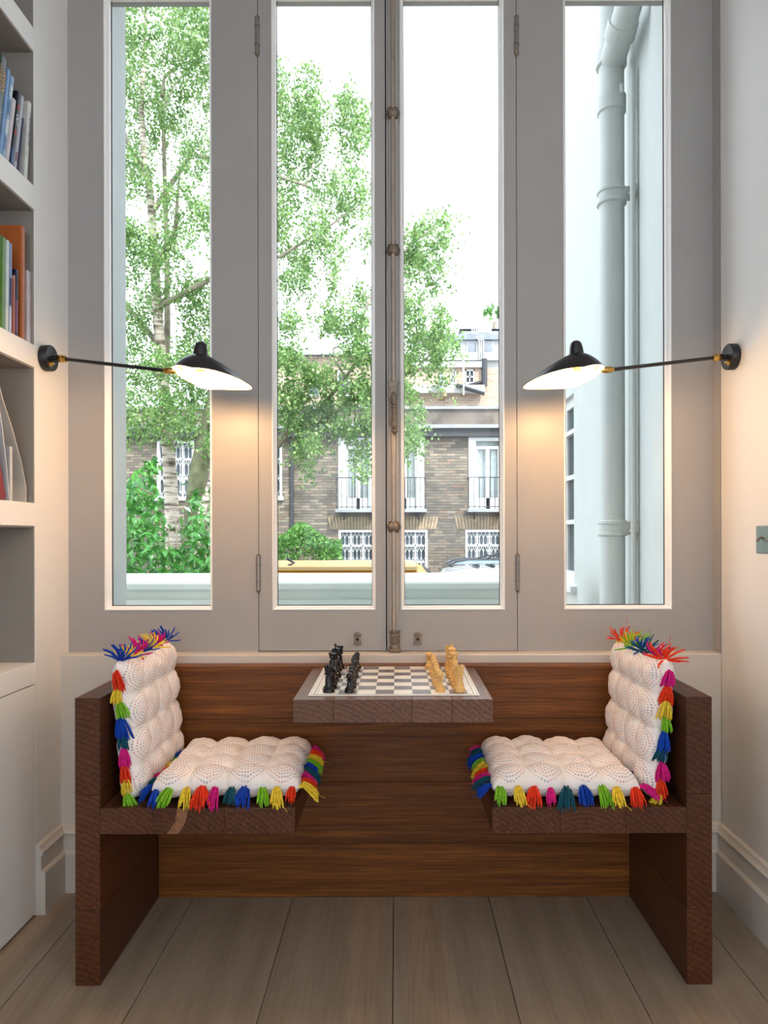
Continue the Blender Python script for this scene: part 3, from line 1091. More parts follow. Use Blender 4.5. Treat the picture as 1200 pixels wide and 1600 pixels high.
def cushion(label, a, b, T, M4, seed, edges_, group):
    """edges_: dict edge -> (count, style, start colour, step). Local: x across, y depth, z face normal"""
    me = cushion_mesh('tufted_cushion', a, b, T, seed)
    o = bpy.data.objects.new('tufted_cushion', me)
    COL.objects.link(o)
    o.matrix_world = M4
    tag(o, label, 'cushion', group)
    rr = random.Random(seed + 5)
    inv = M4.to_3x3().inverted()
    up = inv @ Vector((0, 0, 1))
    for ed, (n, style, c0, step) in edges_.items():
        for k in range(n):
            f = -1 + 2 * (k + 0.5) / n
            f = max(-.97, min(.97, f + rr.uniform(-.02, .02)))
            if ed in ('front', 'back'):
                s_ = -1 if ed == 'front' else 1
                p, d_ = Vector((f * a * .985, s_ * b * (0.955 + .02 * abs(f) ** 4), 0)), Vector((rr.uniform(-.25, .25) + .3 * f ** 5, s_, 0))
            else:
                s_ = -1 if ed == 'left' else 1
                p, d_ = Vector((s_ * a * (0.955 + .02 * abs(f) ** 4), f * b * .985, 0)), Vector((s_, rr.uniform(-.25, .25) + .3 * f ** 5, 0))
            if style == 'star':
                d_ = d_ + Vector((0, 0, rr.uniform(-.1, .4)))
                u_ = Vector((0, 0, 1))
                var = 3
            elif style == 'hang':
                # on an upright edge: sticks out a little, then hangs down
                d_ = d_ * 0.45 + up * -0.8 + Vector((0, 0, rr.uniform(-.05, .3)))
                u_ = d_ * 0 + (inv @ Vector((0, -1, 0))) + Vector((0, 0, .1))
                var = rr.choice((0, 1, 2))
            else:
                d_ = d_ + up * rr.uniform(-.22, .02)
                u_ = up
                var = rr.choice((0, 1, 2))
            col = COLS[(c0 + step * k) % 6]
            tassel(o, frame_mat(p, d_, u_), col, var, 0.55 if (M4.to_3x3() @ d_).y > 0.3 and style != 'star' else 1.0)
    return o


ca, cb_ = 0.186, 0.186
lift = 0.036
seatL = cushion('cream stitched seat cushion with bright tassels on the left bench seat', ca, cb_, 0.047,
                Matrix.Translation((-0.432, 1.868, SZ1 + lift)) @ Matrix.Rotation(math.radians(-1.5), 4, 'X') @ Matrix.Rotation(math.radians(2), 4, 'Z'), 3,
                {'front': (10, 'edge', 4, 1), 'right': (9, 'edge', 0, 1), 'back': (8, 'edge', 3, 1), 'left': (8, 'edge', 4, 5)}, 'tasselled cushions on the bench')
seatR = cushion('cream stitched seat cushion with bright tassels on the right bench seat', ca, cb_, 0.047,
                Matrix.Translation((0.425, 1.868, SZ1 + lift)) @ Matrix.Rotation(math.radians(-1.5), 4, 'X') @ Matrix.Rotation(math.radians(-2), 4, 'Z'), 8,
                {'front': (9, 'edge', 5, 1), 'left': (9, 'edge', 4, 5), 'back': (8, 'edge', 1, 1), 'right': (8, 'edge', 2, 1)}, 'tasselled cushions on the bench')


def upright(cx, cz, s, lean):
    """local x -> up, y -> depth, z (face) -> towards the middle of the bench"""
    # s=+1: face normal +X (left cushion)
    th = math.radians(lean)
    up = Vector((-s * math.sin(th), 0, math.cos(th)))
    face = Vector((s * math.cos(th), 0, math.sin(th)))
    y = face.cross(up)            # right-handed: z x x = y
    m = Matrix.Identity(4)
    for i in range(3):
        m[i][0], m[i][1], m[i][2] = up[i], y[i], face[i]
    return Matrix.Translation((cx, 1.885, cz)) @ m


# for the left cushion local y points to +Y or -Y depending on handedness; "front" below is resolved from it
ML = upright(-0.686, 0.6155, 1, 5)
MR = upright(0.665, 0.6155, -1, 5)
fl_l = 'front' if (ML.to_3x3() @ Vector((0, 1, 0))).y > 0 else 'back'
fl_r = 'front' if (MR.to_3x3() @ Vector((0, 1, 0))).y > 0 else 'back'
other = {'front': 'back', 'back': 'front'}
backL = cushion('cream stitched back cushion with bright tassels leaning on the left bench end', 0.178, cb_, 0.046, ML, 13,
                {'right': (7, 'star', 4, 4), fl_l: (9, 'hang', 5, 5 if False else 1), other[fl_l]: (4, 'hang', 1, 2)}, 'tasselled cushions on the bench')
backR = cushion('cream stitched back cushion with bright tassels leaning on the right bench end', 0.178, cb_, 0.046, MR, 21,
                {'right': (7, 'star', 1, 1), fl_r: (9, 'hang', 0, 1), other[fl_r]: (4, 'hang', 1, 2)}, 'tasselled cushions on the bench')

# ------------------------------------------------------------------ wall lamps
def lamp(s, xwall, xj, xt, label):
    """s=+1 arm runs to +X (lamp on the left wall)"""
    ym, zm, ysh = 2.040, 1.636, 1.900
    e = thing('wall_lamp', label, 'lamp', (xwall, ym, zm), group='black swing-arm wall lamps')
    R = Matrix.Rotation(s * PI / 2, 4, 'Y')
    m = MB().lathe([(0, 0), (.0365, 0), (.0385, .002), (.0385, .022), (.0365, .025), (0, .025)], 32, Matrix.Translation((xwall, ym, zm)) @ R)
    wp = m.build('wall_plate', 'black_metal', e, smooth=True)
    xf = xwall + s * .025
    MB().lathe([(.009, 0), (.009, .003), (.005, .004), (.005, .009), (.003, .013), (0, .014)], 12, Matrix.Translation((xf, ym - .014, zm - .020)) @ R).build('switch', 'brass', e, smooth=True)
    MB().lathe([(.008, 0), (.007, .014), (.007, .018)], 14, Matrix.Translation((xf, ym, zm)) @ R).build('stub', 'black_metal', e, smooth=True)
    A = Vector((xf + s * .017, ym, zm))
    B = Vector((xj - s * .030, ysh + .003, 1.566))
    C_ = Vector((xj + s * .006, ysh, 1.562))
    dirv = (B - A).normalized()
    m1 = MB()
    m1.tube([A, A + dirv * .004, A + dirv * .010, A + dirv * .020, A + dirv * .026, A + dirv * .034], [.007, .0105, .0115, .0115, .0100, .0075], 16)
    m1.build('swivel_joint', 'brass', e, smooth=True)
    MB().tube([A + dirv * .030, B + dirv * .004], 0.0052, 12).build('arm', 'black_metal', e, smooth=True)
    d2 = (C_ - B).normalized()
    MB().tube([B, B + d2 * .006, B + d2 * .018, B + d2 * .028, C_], [.0055, .0085, .0098, .0075, .005], 14).build('shade_joint', 'brass', e, smooth=True)
    # shade
    L = abs(xt - xj)
    ua = .074
    seg, nr = 56, 16

    def surf(th, q, inset=0.0):
        ct, sn = math.cos(th), math.sin(th)
        ru = (L - ua) * ct if ct > 0 else ua * ct
        wv = .080 * sn * (1 - .33 * max(0, ct) ** 1.5)
        zr = 1.541 + (.022 * (-ct) if ct < 0 else -.024 * ct ** 2) - .0125 * sn
        za = 1.611
        k = q ** (2.05 - .75 * max(0, ct))
        f = 1 - inset
        return Vector((xj + s * (ua + ru * q * f), ysh + wv * q * f, za * (1 - k) + zr * k - inset * .06 * (1 - q)))

    def skin(inset):
        vs, fs = [surf(0, 0, inset)], []
        for i in range(1, nr + 1):
            for k in range(seg):
                vs.append(surf(2 * PI * k / seg, i / nr, inset))
        for k in range(seg):
            k2 = (k + 1) % seg
            fs.append((0, 1 + k, 1 + k2))
            for i in range(nr - 1):
                a_, b_ = 1 + i * seg, 1 + (i + 1) * seg
                fs.append((a_ + k, b_ + k, b_ + k2, a_ + k2))
        return vs, fs
    v1, f1 = skin(0.0)
    mo = MB().add(v1, f1)
    # turned rim
    rim = [surf(2 * PI * k / seg, 1.0) for k in range(seg)]
    mo.tube(rim + [rim[0], rim[1]], 0.0011, 6, cap=False)
    sh = mo.build('shade', 'shade_black', e, smooth=True, angle=70)
    v2, f2 = skin(0.012)
    ln = MB().add(v2, [t_[::-1] for t_ in f2]).build('shade_lining', 'shade_white', sh, smooth=True, angle=70)
    lab(ln, 'white inside of the shade')
    # socket cover on top
    ap = surf(0, 0)
    tilt = Matrix.Rotation(s * math.radians(4), 4, 'Y')
    MB().lathe([(.0215, -.016), (.0205, -.004), (.0185, .012), (.0165, .024), (.0135, .031), (.007, .0355), (0, .0365)], 24, Matrix.Translation(ap + Vector((0, 0, -.002))) @ tilt).build('socket_cover', 'shade_black', e, smooth=True)
    xb = xj + s * ua
    MB().lathe([(.012, 0), (.012, .036), (.013, .046)], 16, Matrix.Translation((xb, ysh, 1.556))).build('lamp_holder', 'brass', e, smooth=True)
    MB().sphere((xb, ysh, 1.5400), .0190, 20, 12, (1, 1, 1.15)).build('bulb', 'bulb_glow', e, smooth=True)
    sc_ = MB()
    for dy in (-.010, .010):
        sc_.sphere((xj + s * .022, ysh + dy - .01, 1.569), .0042, 8, 6)
    sc_.build('fixing_screw', 'brass', e, smooth=True)
    return e


lamp(1, XL, -0.6197, -0.4007, 'black swing-arm lamp lit on the wall beside the bookshelves')
lamp(-1, XR, 0.5752, 0.3508, 'black swing-arm lamp lit on the plaster wall above the switch plate')

# switch plate on the right wall
sp = thing('light_switch', 'brushed steel switch plate with toggle levers on the plaster wall', 'switch', (XR, 1.83, 1.10))
ys0, ys1 = 1.78, 1.917
MB().box(XR - 0.004, XR, ys0, ys1, CAMH - 0.049, CAMH + 0.027).build('plate', 'steel_plate', sp, bevel=0.002)
for yy in (1.884, 1.830):
    tg = MB().tube([(XR - 0.003, yy, CAMH - .006), (XR - .010, yy, CAMH - .006), (XR - .019, yy - .001, CAMH - .016)], [.0045, .004, .003], 10)
    tg.build('toggle', 'old_brass', sp, smooth=True)
for yy in (1.906, 1.857, 1.800):
    MB().sphere((XR - 0.004, yy, CAMH - .011), .0028, 8, 5, (.5, 1, 1)).build('screw', 'steel_plate', sp, smooth=True)

# ------------------------------------------------------------------ books
def text_on(parent, txt, size, mat, loc, rot, nm='lettering'):
    cu = bpy.data.curves.new(nm, 'FONT')
    cu.body = txt
    cu.size = size
    cu.align_x = 'CENTER'
    cu.align_y = 'CENTER'
    cu.extrude = 0.0002
    tmp = bpy.data.objects.new('tmp_text', cu)
    COL.objects.link(tmp)
    dg = bpy.context.evaluated_depsgraph_get()
    me = bpy.data.meshes.new_from_object(tmp.evaluated_get(dg))
    bpy.data.objects.remove(tmp)
    me.materials.clear()
    me.materials.append(M[mat])
    o = bpy.data.objects.new(nm, me)
    COL.objects.link(o)
    o.parent = parent
    o.location = loc
    o.rotation_euler = rot
    return o


def book(y, z, w_, h, d_, hexc, label, lean=0.0, setback=0.005, rough=0.4, bands=(), group='books on the shelf', cover=None):
    """spine on +X face; y is the near bottom edge, thickness runs to +Y, lean tips the top to +Y"""
    k = 'cover_' + hexc.strip('#')
    if k not in M:
        plain(k, hexc, rough, var=0.08, scale=20)
    e = thing('book', label, 'book', (XL - setback, y, z + w_ * math.sin(math.radians(lean))), (-math.radians(lean), 0, 0), group)
    c = MB()
    th = 0.0022
    sp_ = [(-d_, 0), (0 - .001, 0), (.0015, w_ * .25), (.002, w_ * .5), (.0015, w_ * .75), (-.001, w_), (-d_, w_), (-d_, w_ - th), (-.003, w_ - th), (-.003, th), (-d_, th)]
    c.prism(sp_, 'z', 0, h)
    c.build('cover', k, e, local=True)
    MB().box(-d_ + .004, -.003, th, w_ - th, .003, h - .003).build('page_block', 'paper_cream', e, local=True)
    for z0, z1, hx in bands:
        kb = 'cover_' + hx.strip('#')
        if kb not in M:
            plain(kb, hx, rough, var=0.08, scale=25)
        MB().prism([(-.001, 0.0003), (.0017, w_ * .25), (.0023, w_ * .5), (.0017, w_ * .75), (-.001, w_ - .0003), (-.0028, w_ * .5)], 'z', z0, z1).build('spine_band', kb, e, local=True)
    return e


ROTS = (PI / 2, PI / 2, PI / 2)           # text standing on the +X face, reading downwards handled below


def spine_text(e, txt, size, mat, w_, z, yoff=0.5):
    m = Matrix(((0, 0, 1, .0026), (0, 1, 0, w_ * yoff), (-1, 0, 0, z), (0, 0, 0, 1)))
    o = text_on(e, txt, size, mat, (0, 0, 0), (0, 0, 0))
    o.matrix_local = m
    return o


plain('gold_ink', '#c99a4a', 0.5)
plain('ink_grey', '#5a6278', 0.6)
plain('ink_white', '#e8ecf2', 0.6)
plain('ink_red', '#b03038', 0.6)
Z2 = 2.124 + .0008
b1 = book(1.781, Z2, .038, .272, .20, '#16302c', 'dark green cookery book with gold lettering on its spine', 9.0, bands=((.01, .125, '#2c4c4a'),))
spine_text(b1, 'ASIAN', .022, 'gold_ink', .038, .200, .66)
spine_text(b1, 'COOKBOOK', .0135, 'gold_ink', .038, .205, .26)
st_ = MB()
for k in range(10):
    st_.box(.0024, .0028, .005, .024, .018 + k * .010, .021 + k * .010)
st_.build('spine_stripes', 'ink_white', b1, local=True)
b2 = book(1.8205, Z2, .010, .258, .20, '#7fa6d6', 'slim sky blue book leaning on the dark green cookery book', 9.6)
b3 = book(1.832, Z2, .016, .250, .20, '#8aa9c8', 'blue and white patchwork spine book in the leaning row', 10.6, bands=((.02, .06, '#5f86ae'), (.07, .115, '#cdd6e4'), (.13, .175, '#54789a'), (.185, .22, '#c6d2de')))
b4 = book(1.8495, Z2, .017, .192, .20, '#cfc4cc', 'short pale lilac book in the leaning row', 10.8)
b5 = book(1.8685, Z2, .019, .226, .20, '#10131f', 'black book with white and red spine lettering', 10.2, bands=((.004, .05, '#34507e'),))
spine_text(b5, 'OUT', .017, 'ink_white', .019, .140)
rd = MB()
for z in (.100, .180):
    rd.sphere((.0024, .0095, z), .006, 10, 6, (.08, 1, 1.3))
rd.build('red_dot', 'ink_red', b5, local=True, smooth=True)
b6 = book(1.8895, Z2, .014, .228, .20, '#b9bcc8', 'thin silver grey book in the leaning row', 10.0, bands=((.02, .05, '#8c6a74'),))
b7 = book(1.9050, Z2, .010, .165, .20, '#2a2350', 'thin dark purple book half hidden before the white book', 9.0)
b8 = book(1.9405, Z2, .017, .232, .20, '#d6d8d4', 'white book with grey spine lettering at the end of its row', 6.0, setback=.004)
spine_text(b8, 'ITALIAN RECIPES', .0135, 'ink_grey', .017, .150)

Z3 = 1.661 + .0008
gB = 'books on the middle shelf'
fb = book(1.927, Z3, .024, .322, .17, '#b0602c', 'tall burnt orange box file standing beside the shelf end', 0.5, setback=.008, rough=.35, group=gB)
f2_ = MB().prism([(1.80, Z3), (1.950, Z3), (1.950, Z3 + .325), (1.946, Z3 + .325), (1.932, Z3 + .262), (1.918, Z3 + .332), (1.80, Z3 + .342)], 'x', XL - .33, XL - .19)
bag = thing('card_folder', 'orange card folder with notched edge standing behind the books', 'folder', (XL - .2, 1.9, Z3))
f2_.build('folder_sleeve', 'cover_b0602c', bag, bevel=.001)
MB().box(XL - .32, XL - .20, 1.951, 1.962, Z3, Z3 + .310).build('paper_stack', 'paper_cream', bag)
book(1.785, Z3, .033, .246, .17, '#2f7ac4', 'bright blue book with a pale picture band', 2.0, bands=((.165, .20, '#b4a088'),), group=gB)
book(1.820, Z3, .026, .248, .16, '#4f7a1c', 'grass green book on the middle shelf', 1.6, group=gB)
book(1.8475, Z3, .0135, .248, .16, '#cfdad8', 'pale mint slim book on the middle shelf', 1.4, group=gB)
book(1.8625, Z3, .0135, .246, .16, '#8292b4', 'slate blue book with a navy lower band', 1.2, bands=((.075, .15, '#26305a'), (0.002, .07, '#c3cede')), group=gB)
book(1.8775, Z3, .0075, .150, .15, '#8c3a34', 'short brick red paperback on the middle shelf', .8, group=gB)
book(1.8865, Z3, .0050, .165, .15, '#c88a72', 'very thin salmon paperback on the middle shelf', .8, group=gB)
book(1.8930, Z3, .0160, .185, .15, '#1c2040', 'short dark navy book with a mauve lower spine', .8, bands=((.01, .10, '#7a4a70'),), group=gB)
pale = thing('paper_sheaf', 'pale mauve sheaf of papers against the end of the middle shelf', 'papers', (XL - .1, 1.975, Z3))
MB().box(XL - .18, XL - .01, 1.966, 1.9845, Z3, Z3 + .210).build('sheets', 'cover_cfc4cc', pale, bevel=.001)

# lower shelf: folders and curved sheets
Z4 = 1.201 + .0008
plain('maroon', '#7a1622', 0.5)
plain('folder_blue', '#8490b8', 0.5)
plain('pale_card', '#c9c4bc', 0.7)
plain('clear_grey', '#bdbfc2', 0.4)
gF = 'folders on the lower shelf'
o = MB().box(XL - .24, XL - .010, 1.780, 1.796, Z4, Z4 + .170).build('document_folder', 'folder_blue', bevel=.001)
tag(o, 'pale blue document folder standing before the maroon folder', 'folder', gF)
o = MB().prism([(1.822, Z4), (1.862, Z4 + .004), (1.815, Z4 + .170), (1.800, Z4 + .300), (1.790, Z4 + .300), (1.805, Z4 + .14)], 'x', XL - .22, XL - .012).build('document_folder', 'maroon', bevel=.001)
tag(o, 'leaning maroon document folder', 'folder', gF)


def sheet(name, pts, x0, x1, th, mat, label):
    top = [(y, z) for y, z in pts]
    off = [(y + th, z) for y, z in pts][::-1]
    o = MB().prism(top + off, 'x', x0, x1).build(name, mat, smooth=True)
    return tag(o, label, 'papers', gF)


sheet('curved_sheet', [(1.870, Z4), (1.868, Z4 + .01), (1.854, Z4 + .10), (1.836, Z4 + .19), (1.810, Z4 + .29)], XL - .22, XL - .008, .004, 'clear_grey', 'grey plastic sleeve leaning next to the maroon folder')
o = MB().box(XL - .055, XL - .012, 1.880, 1.893, Z4, Z4 + .150).build('document_folder', 'clear_grey', bevel=.001)
tag(o, 'short upright grey folder under the curved sheets', 'folder', gF)
sheet('curved_sheet', [(1.905, Z4 + .004), (1.908, Z4 + .02), (1.895, Z4 + .06), (1.870, Z4 + .14), (1.840, Z4 + .24), (1.815, Z4 + .32)], XL - .26, XL - .058, .003, 'paper_cream', 'cream curled sheet leaning over the short grey folder')
sheet('curved_sheet', [(1.966, Z4), (1.966, Z4 + .045), (1.940, Z4 + .115), (1.900, Z4 + .195), (1.850, Z4 + .275), (1.820, Z4 + .34)], XL - .26, XL - .015, .003, 'pale_card', 'tall pale card bent against the end of the lower shelf')
o = MB().box(XL - .28, XL - .18, 1.955, 1.963, Z4, Z4 + .155).build('document_folder', 'pale_card', bevel=.001)
tag(o, 'pale card folder upright deep on the shelf by the end wall', 'folder', gF)

# dark object whose tip shows in the bottom niche, basket on the top shelf
o = thing('metal_ornament', 'black pointed metal ornament at the edge of the lowest niche', 'ornament', (XL - .10, 1.70, .737))
MB().lathe([(0, 0), (.035, 0), (.035, .006), (.008, .012), (.006, .04), (.01, .05)], 18, Matrix.Translation((XL - .10, 1.70, .7378))).build('foot', 'black_metal', o, smooth=True)
MB().tube([(XL - .10, 1.68, .797), (XL - .09, 1.74, .805), (XL - .075, 1.80, .800), (XL - .065, 1.835, .789)], [.012, .016, .012, .001], 10, squash=.6).build('bird_body', 'black_metal', o, smooth=True)
bas = thing('wire_basket', 'black woven wire basket on the topmost shelf', 'basket', (XL - .15, 1.84, 2.582))
bm_ = MB()
for k in range(18):
    th = 2 * PI * k / 18
    for s_ in (-1, 1):
        bm_.tube([(XL - .15 + .07 * math.cos(th + s_ * q * 1.2) * (1 + .5 * q), 1.84 + .07 * math.sin(th + s_ * q * 1.2) * (1 + .5 * q), 2.5835 + .16 * q) for q in (0, .25, .5, .75, 1)], .003, 5)
bm_.build('wire_mesh', 'black_metal', bas, smooth=True)
MB().lathe([(0, 0), (.075, 0), (.075, .006), (0, .006)], 24, Matrix.Translation((XL - .15, 1.84, 2.5828))).build('base', 'black_metal', bas)

# ------------------------------------------------------------------ outside: terrace, parapet, wing wall, pipes
struct(MB().box(-6, 1.4, 2.50, 3.95, -1.2, 0.20).build('ground_terrace', 'terrace_stone'), 'stone terrace outside the window')
par = thing('parapet_wall', 'white painted parapet wall with a sloping coping beyond the glass', 'wall', (-1.5, 3.75, .20))
MB().prism([(3.56, .855), (3.57, .866), (3.92, .893), (3.92, .850), (3.59, .825), (3.56, .825)], 'x', -6, .86).build('coping', 'parapet_paint', par, bevel=.004)
MB().prism([(3.60, .20), (3.60, .825), (3.90, .85), (3.90, .20)], 'x', -6, .85).build('wall_body', 'parapet_paint', par)
MB().box(-6, .855, 3.575, 3.60, .20, .772).build('plinth', 'parapet_paint', par, bevel=.004)

XW = 1.075
ww = struct(holes(MB(), 2.50, 5.25, -1.2, 6.2, XW, XW + .35, [(4.14, 5.0, .80, 1.97)], 'x').build('wall_wing', 'outside_white'), 'white painted side wall of the house outside the right pane')
MB().box(XW - .010, XW, 2.50, 2.87, .2, 6.2).build('pilaster', 'outside_white', ww)
w6 = sempty('window_6', (XW, 4.57, .80), 'sash window seen edge-on in the white side wall')
m = MB()
m.box(XW + .03, XW + .08, 4.14, 4.20, .80, 1.97).box(XW + .03, XW + .08, 4.94, 5.0, .80, 1.97).box(XW + .03, XW + .08, 4.2, 4.94, 1.91, 1.97).box(XW + .03, XW + .08, 4.2, 4.94, .80, .88)
m.build('sash_frame', 'house_white', w6)
for z in (1.19, 1.47, 1.755):
    MB().box(XW + .02, XW + .065, 4.19, 4.95, z - .014, z + .014).build('glazing_bar', 'house_white', w6)
for y in (4.45, 4.69):
    MB().box(XW + .035, XW + .06, y - .010, y + .010, .88, 1.91).build('glazing_bar', 'house_white', w6)
MB().box(XW + .050, XW + .056, 4.2, 4.94, .88, 1.91).build('pane', 'dark_glass', w6)
MB().box(XW - .04, XW + .03, 4.08, 5.06, .76, .80).build('sill', 'house_white', w6, bevel=.004)

pp = thing('soil_pipe', 'thick white painted drain pipe running up the outside wall', 'pipe', (.975, 3.12, .20))
px_, py_, pr_ = .985, 3.12, .056


def zp(py):
    return CAMH + (838 - py) * py_ / F


MB().tube([(px_, py_, .20), (px_, py_, 4.6)], pr_, 28).build('pipe_stack', 'outside_white', pp, smooth=True)
MB().tube([(px_, py_, zp(103)), (px_ - .002, py_ - .05, zp(98)), (px_, py_ - .22, zp(74)), (px_ + .004, 2.50, zp(74) + .20)], [pr_ * .98, pr_ * 1.02, pr_, pr_], 28).build('branch_pipe', 'outside_white', pp, smooth=True)


def collar(z, h, dr, nm='pipe_collar'):
    pr = [(pr_, -h / 2 - .006), (pr_ + dr, -h / 2), (pr_ + dr, h / 2), (pr_, h / 2 + .006)]
    return MB().lathe(pr, 28, Matrix.Translation((px_, py_, z))).build(nm, 'outside_white', pp, smooth=True)


collar(zp(166), .070, .008)
collar(zp(95), .060, .012)
bc = MB()
q0 = Vector((px_, py_ - .16, zp(80) - .0))
bc.tube([q0 + Vector((0, .05, -.018)), q0 + Vector((0, -.012, .006))], pr_ + .010, 28)
bc.build('branch_collar', 'outside_white', pp, smooth=True)
for py in (150, 97):
    MB().box(px_ + .018, px_ + .030, py_ - .075, py_ - .050, zp(py) - .035, zp(py) + .010).build('clamp_bolt', 'outside_white', pp, bevel=.003)
for py in (310, 826):
    for dz in (-.026, .026):
        collar(zp(py) + dz, .012, .010, 'bracket_ring')
    collar(zp(py), .05, .004)
    br = MB().box(px_ + .02, XW, py_ - .050, py_ - .030, zp(py) - .030, zp(py) + .030)
    br.tube([(XW - .022, py_ - .065, zp(py)), (XW, py_ - .065, zp(py))], .030, 16)
    br.build('wall_bracket', 'outside_white', pp, bevel=.003)
    MB().sphere((XW - .026, py_ - .070, zp(py) - .012), .010, 10, 6).build('bracket_bolt', 'outside_white', pp, smooth=True)
cp = MB().tube([(1.050, 3.03, .20), (1.050, 3.03, 3.18)], .0115, 16).build('conduit_pipe', 'outside_white', smooth=True)
tag(cp, 'thin white pipe running behind the thick drain pipe', 'pipe')

# ------------------------------------------------------------------ street, mews house, rear house
struct(MB().box(-60, 60, 3.95, 90, -1.5, -1.2).build('ground', 'street'), 'street beyond the parapet')
YH = 18.0


def hx(px):
    return (px - 620) * YH / F


def hz(py):
    return CAMH + (838 - py) * YH / F


mews = thing('mews_house', 'brown brick mews house with white French windows across the street', 'house', (0, YH, -1.2))
up_w = [(529, 590), (602, 663), (732, 793), (866, 927), (1000, 1061)]
lo_w = [(529, 586), (611, 668), (727, 784), (858, 915), (992, 1049)]
left_up = [(246, 304), (380, 441), (110, 170)]
hs = [(hx(a), hx(b), hz(797), hz(684)) for a, b in up_w] + [(hx(a), hx(b), hz(905), hz(828)) for a, b in lo_w] + [(hx(a), hx(b), hz(778), hz(688)) for a, b in left_up]
holes(MB(), hx(-150), hx(1250), -1.2, hz(684) + .02, YH, YH + .35, hs).build('brick_wall', 'london_brick', mews, org=(0, YH, 0))
for nm_, src in (('brick_single', 'obj'), ('brick_mass', 'isl')):
    t = NT(nm_)
    rnd = t.new('ShaderNodeObjectInfo').outputs['Random'] if src == 'obj' else t.new('ShaderNodeNewGeometry').outputs['Random Per Island']
    pos = t.new('ShaderNodeNewGeometry').outputs['Position']
    soot = t.ramp(t.noise(pos, 0.55, 4, .6), [(.40, (1, 1, 1, 1)), (.60, (0, 0, 0, 1))])
    c_ = t.ramp(rnd, [(0.0, lin('#565049')), (.3, lin('#686056')), (.6, lin('#786e62')), (.88, lin('#8d8171')), (1.0, lin('#7a6253'))])
    t.set(t.mix(t.math('MULTIPLY', soot, .60), c_, lin('#4a4642')), 0.9)
    M[nm_] = t.m
BW, BH, BG = .225, .0755, .010
cand = []
rb = random.Random(8)
row = 0
z = hz(905)
while z < hz(684) - BH:
    x = hx(425) - (BW / 2 if row % 2 else 0)
    for x0_, x1_ in ((hx(190), hx(340)), (hx(425), hx(795))):
        x = x0_ - (BW / 2 if row % 2 else 0)
        while x < x1_:
            a_, b_ = max(x, x0_), min(x + BW, x1_)
            for h0, h1, g0, g1 in [(h[0] - .005, h[1] + .005, h[2] - .02, h[3] + .005) for h in hs] + [(hx(a) - .30, hx(b) + .30, hz(828), hz(806)) for a, b in lo_w]:
                if g0 - BH < z < g1 and a_ < h1 and b_ > h0:
                    if a_ < h0:
                        b_ = h0
                    elif b_ > h1:
                        a_ = h1
                    else:
                        b_ = a_
            if b_ - a_ > .04:
                cand.append((a_ + BG / 2, b_ - BG / 2, z, z + BH - BG))
            x += BW
    row += 1
    z += BH
full = [i for i, c in enumerate(cand) if c[1] - c[0] > BW - BG - .002 and hx(600) < c[0] < hx(785)]
full += [i for i, c in enumerate(cand) if c[1] - c[0] > BW - BG - .002 and hx(450) < c[0] < hx(540)]
pick = set(full[:295])
bproto = None
mass = MB()
for i, (a_, b_, z0, z1) in enumerate(cand):
    yo = rb.uniform(.004, .011)
    if i in pick:
        if bproto is None:
            bproto = MB().box(-(BW - BG) / 2, (BW - BG) / 2, 0, .03, 0, BH - BG).build('brick', 'brick_single', mews, local=True)
            o = bproto
        else:
            o = bproto.copy()
            COL.objects.link(o)
        o.location = Vector(((a_ + b_) / 2, YH - yo, z0)) - Vector(mews.location)
    else:
        mass.box(a_, b_, YH - yo, YH + .02, z0, z1)
mo_ = mass.build('brickwork', 'brick_mass', mews)
mo_['kind'] = 'stuff'
MB().box(hx(-150), hx(1250), YH - .22, YH + .5, hz(684), hz(670)).build('soffit_band', 'soffit_black', mews)
MB().box(hx(-150), hx(1250), YH - .30, YH - .05, hz(671.5), hz(666)).build('gutter', 'lead_grey', mews)
MB().box(hx(-150), hx(1250), YH - .20, YH + .3, hz(666), hz(642)).build('parapet_face', 'stained_render', mews)
MB().box(hx(-150), hx(1250), YH - .26, YH + .4, hz(642), hz(637.5)).build('coping', 'lead_grey', mews)
rf = MB()
for k in range(4):
    rf.box(hx(-150), hx(1250), YH + .3 + k * .35, YH + .7 + k * .35, hz(640) + k * .085, hz(636.5) + k * .085)
rf.build('lead_roof', 'lead_grey', mews)
MB().tube([(hx(457), YH - .06, hz(830)), (hx(457), YH - .06, hz(690))], .045, 8).build('downpipe', 'iron_black', mews, smooth=True)
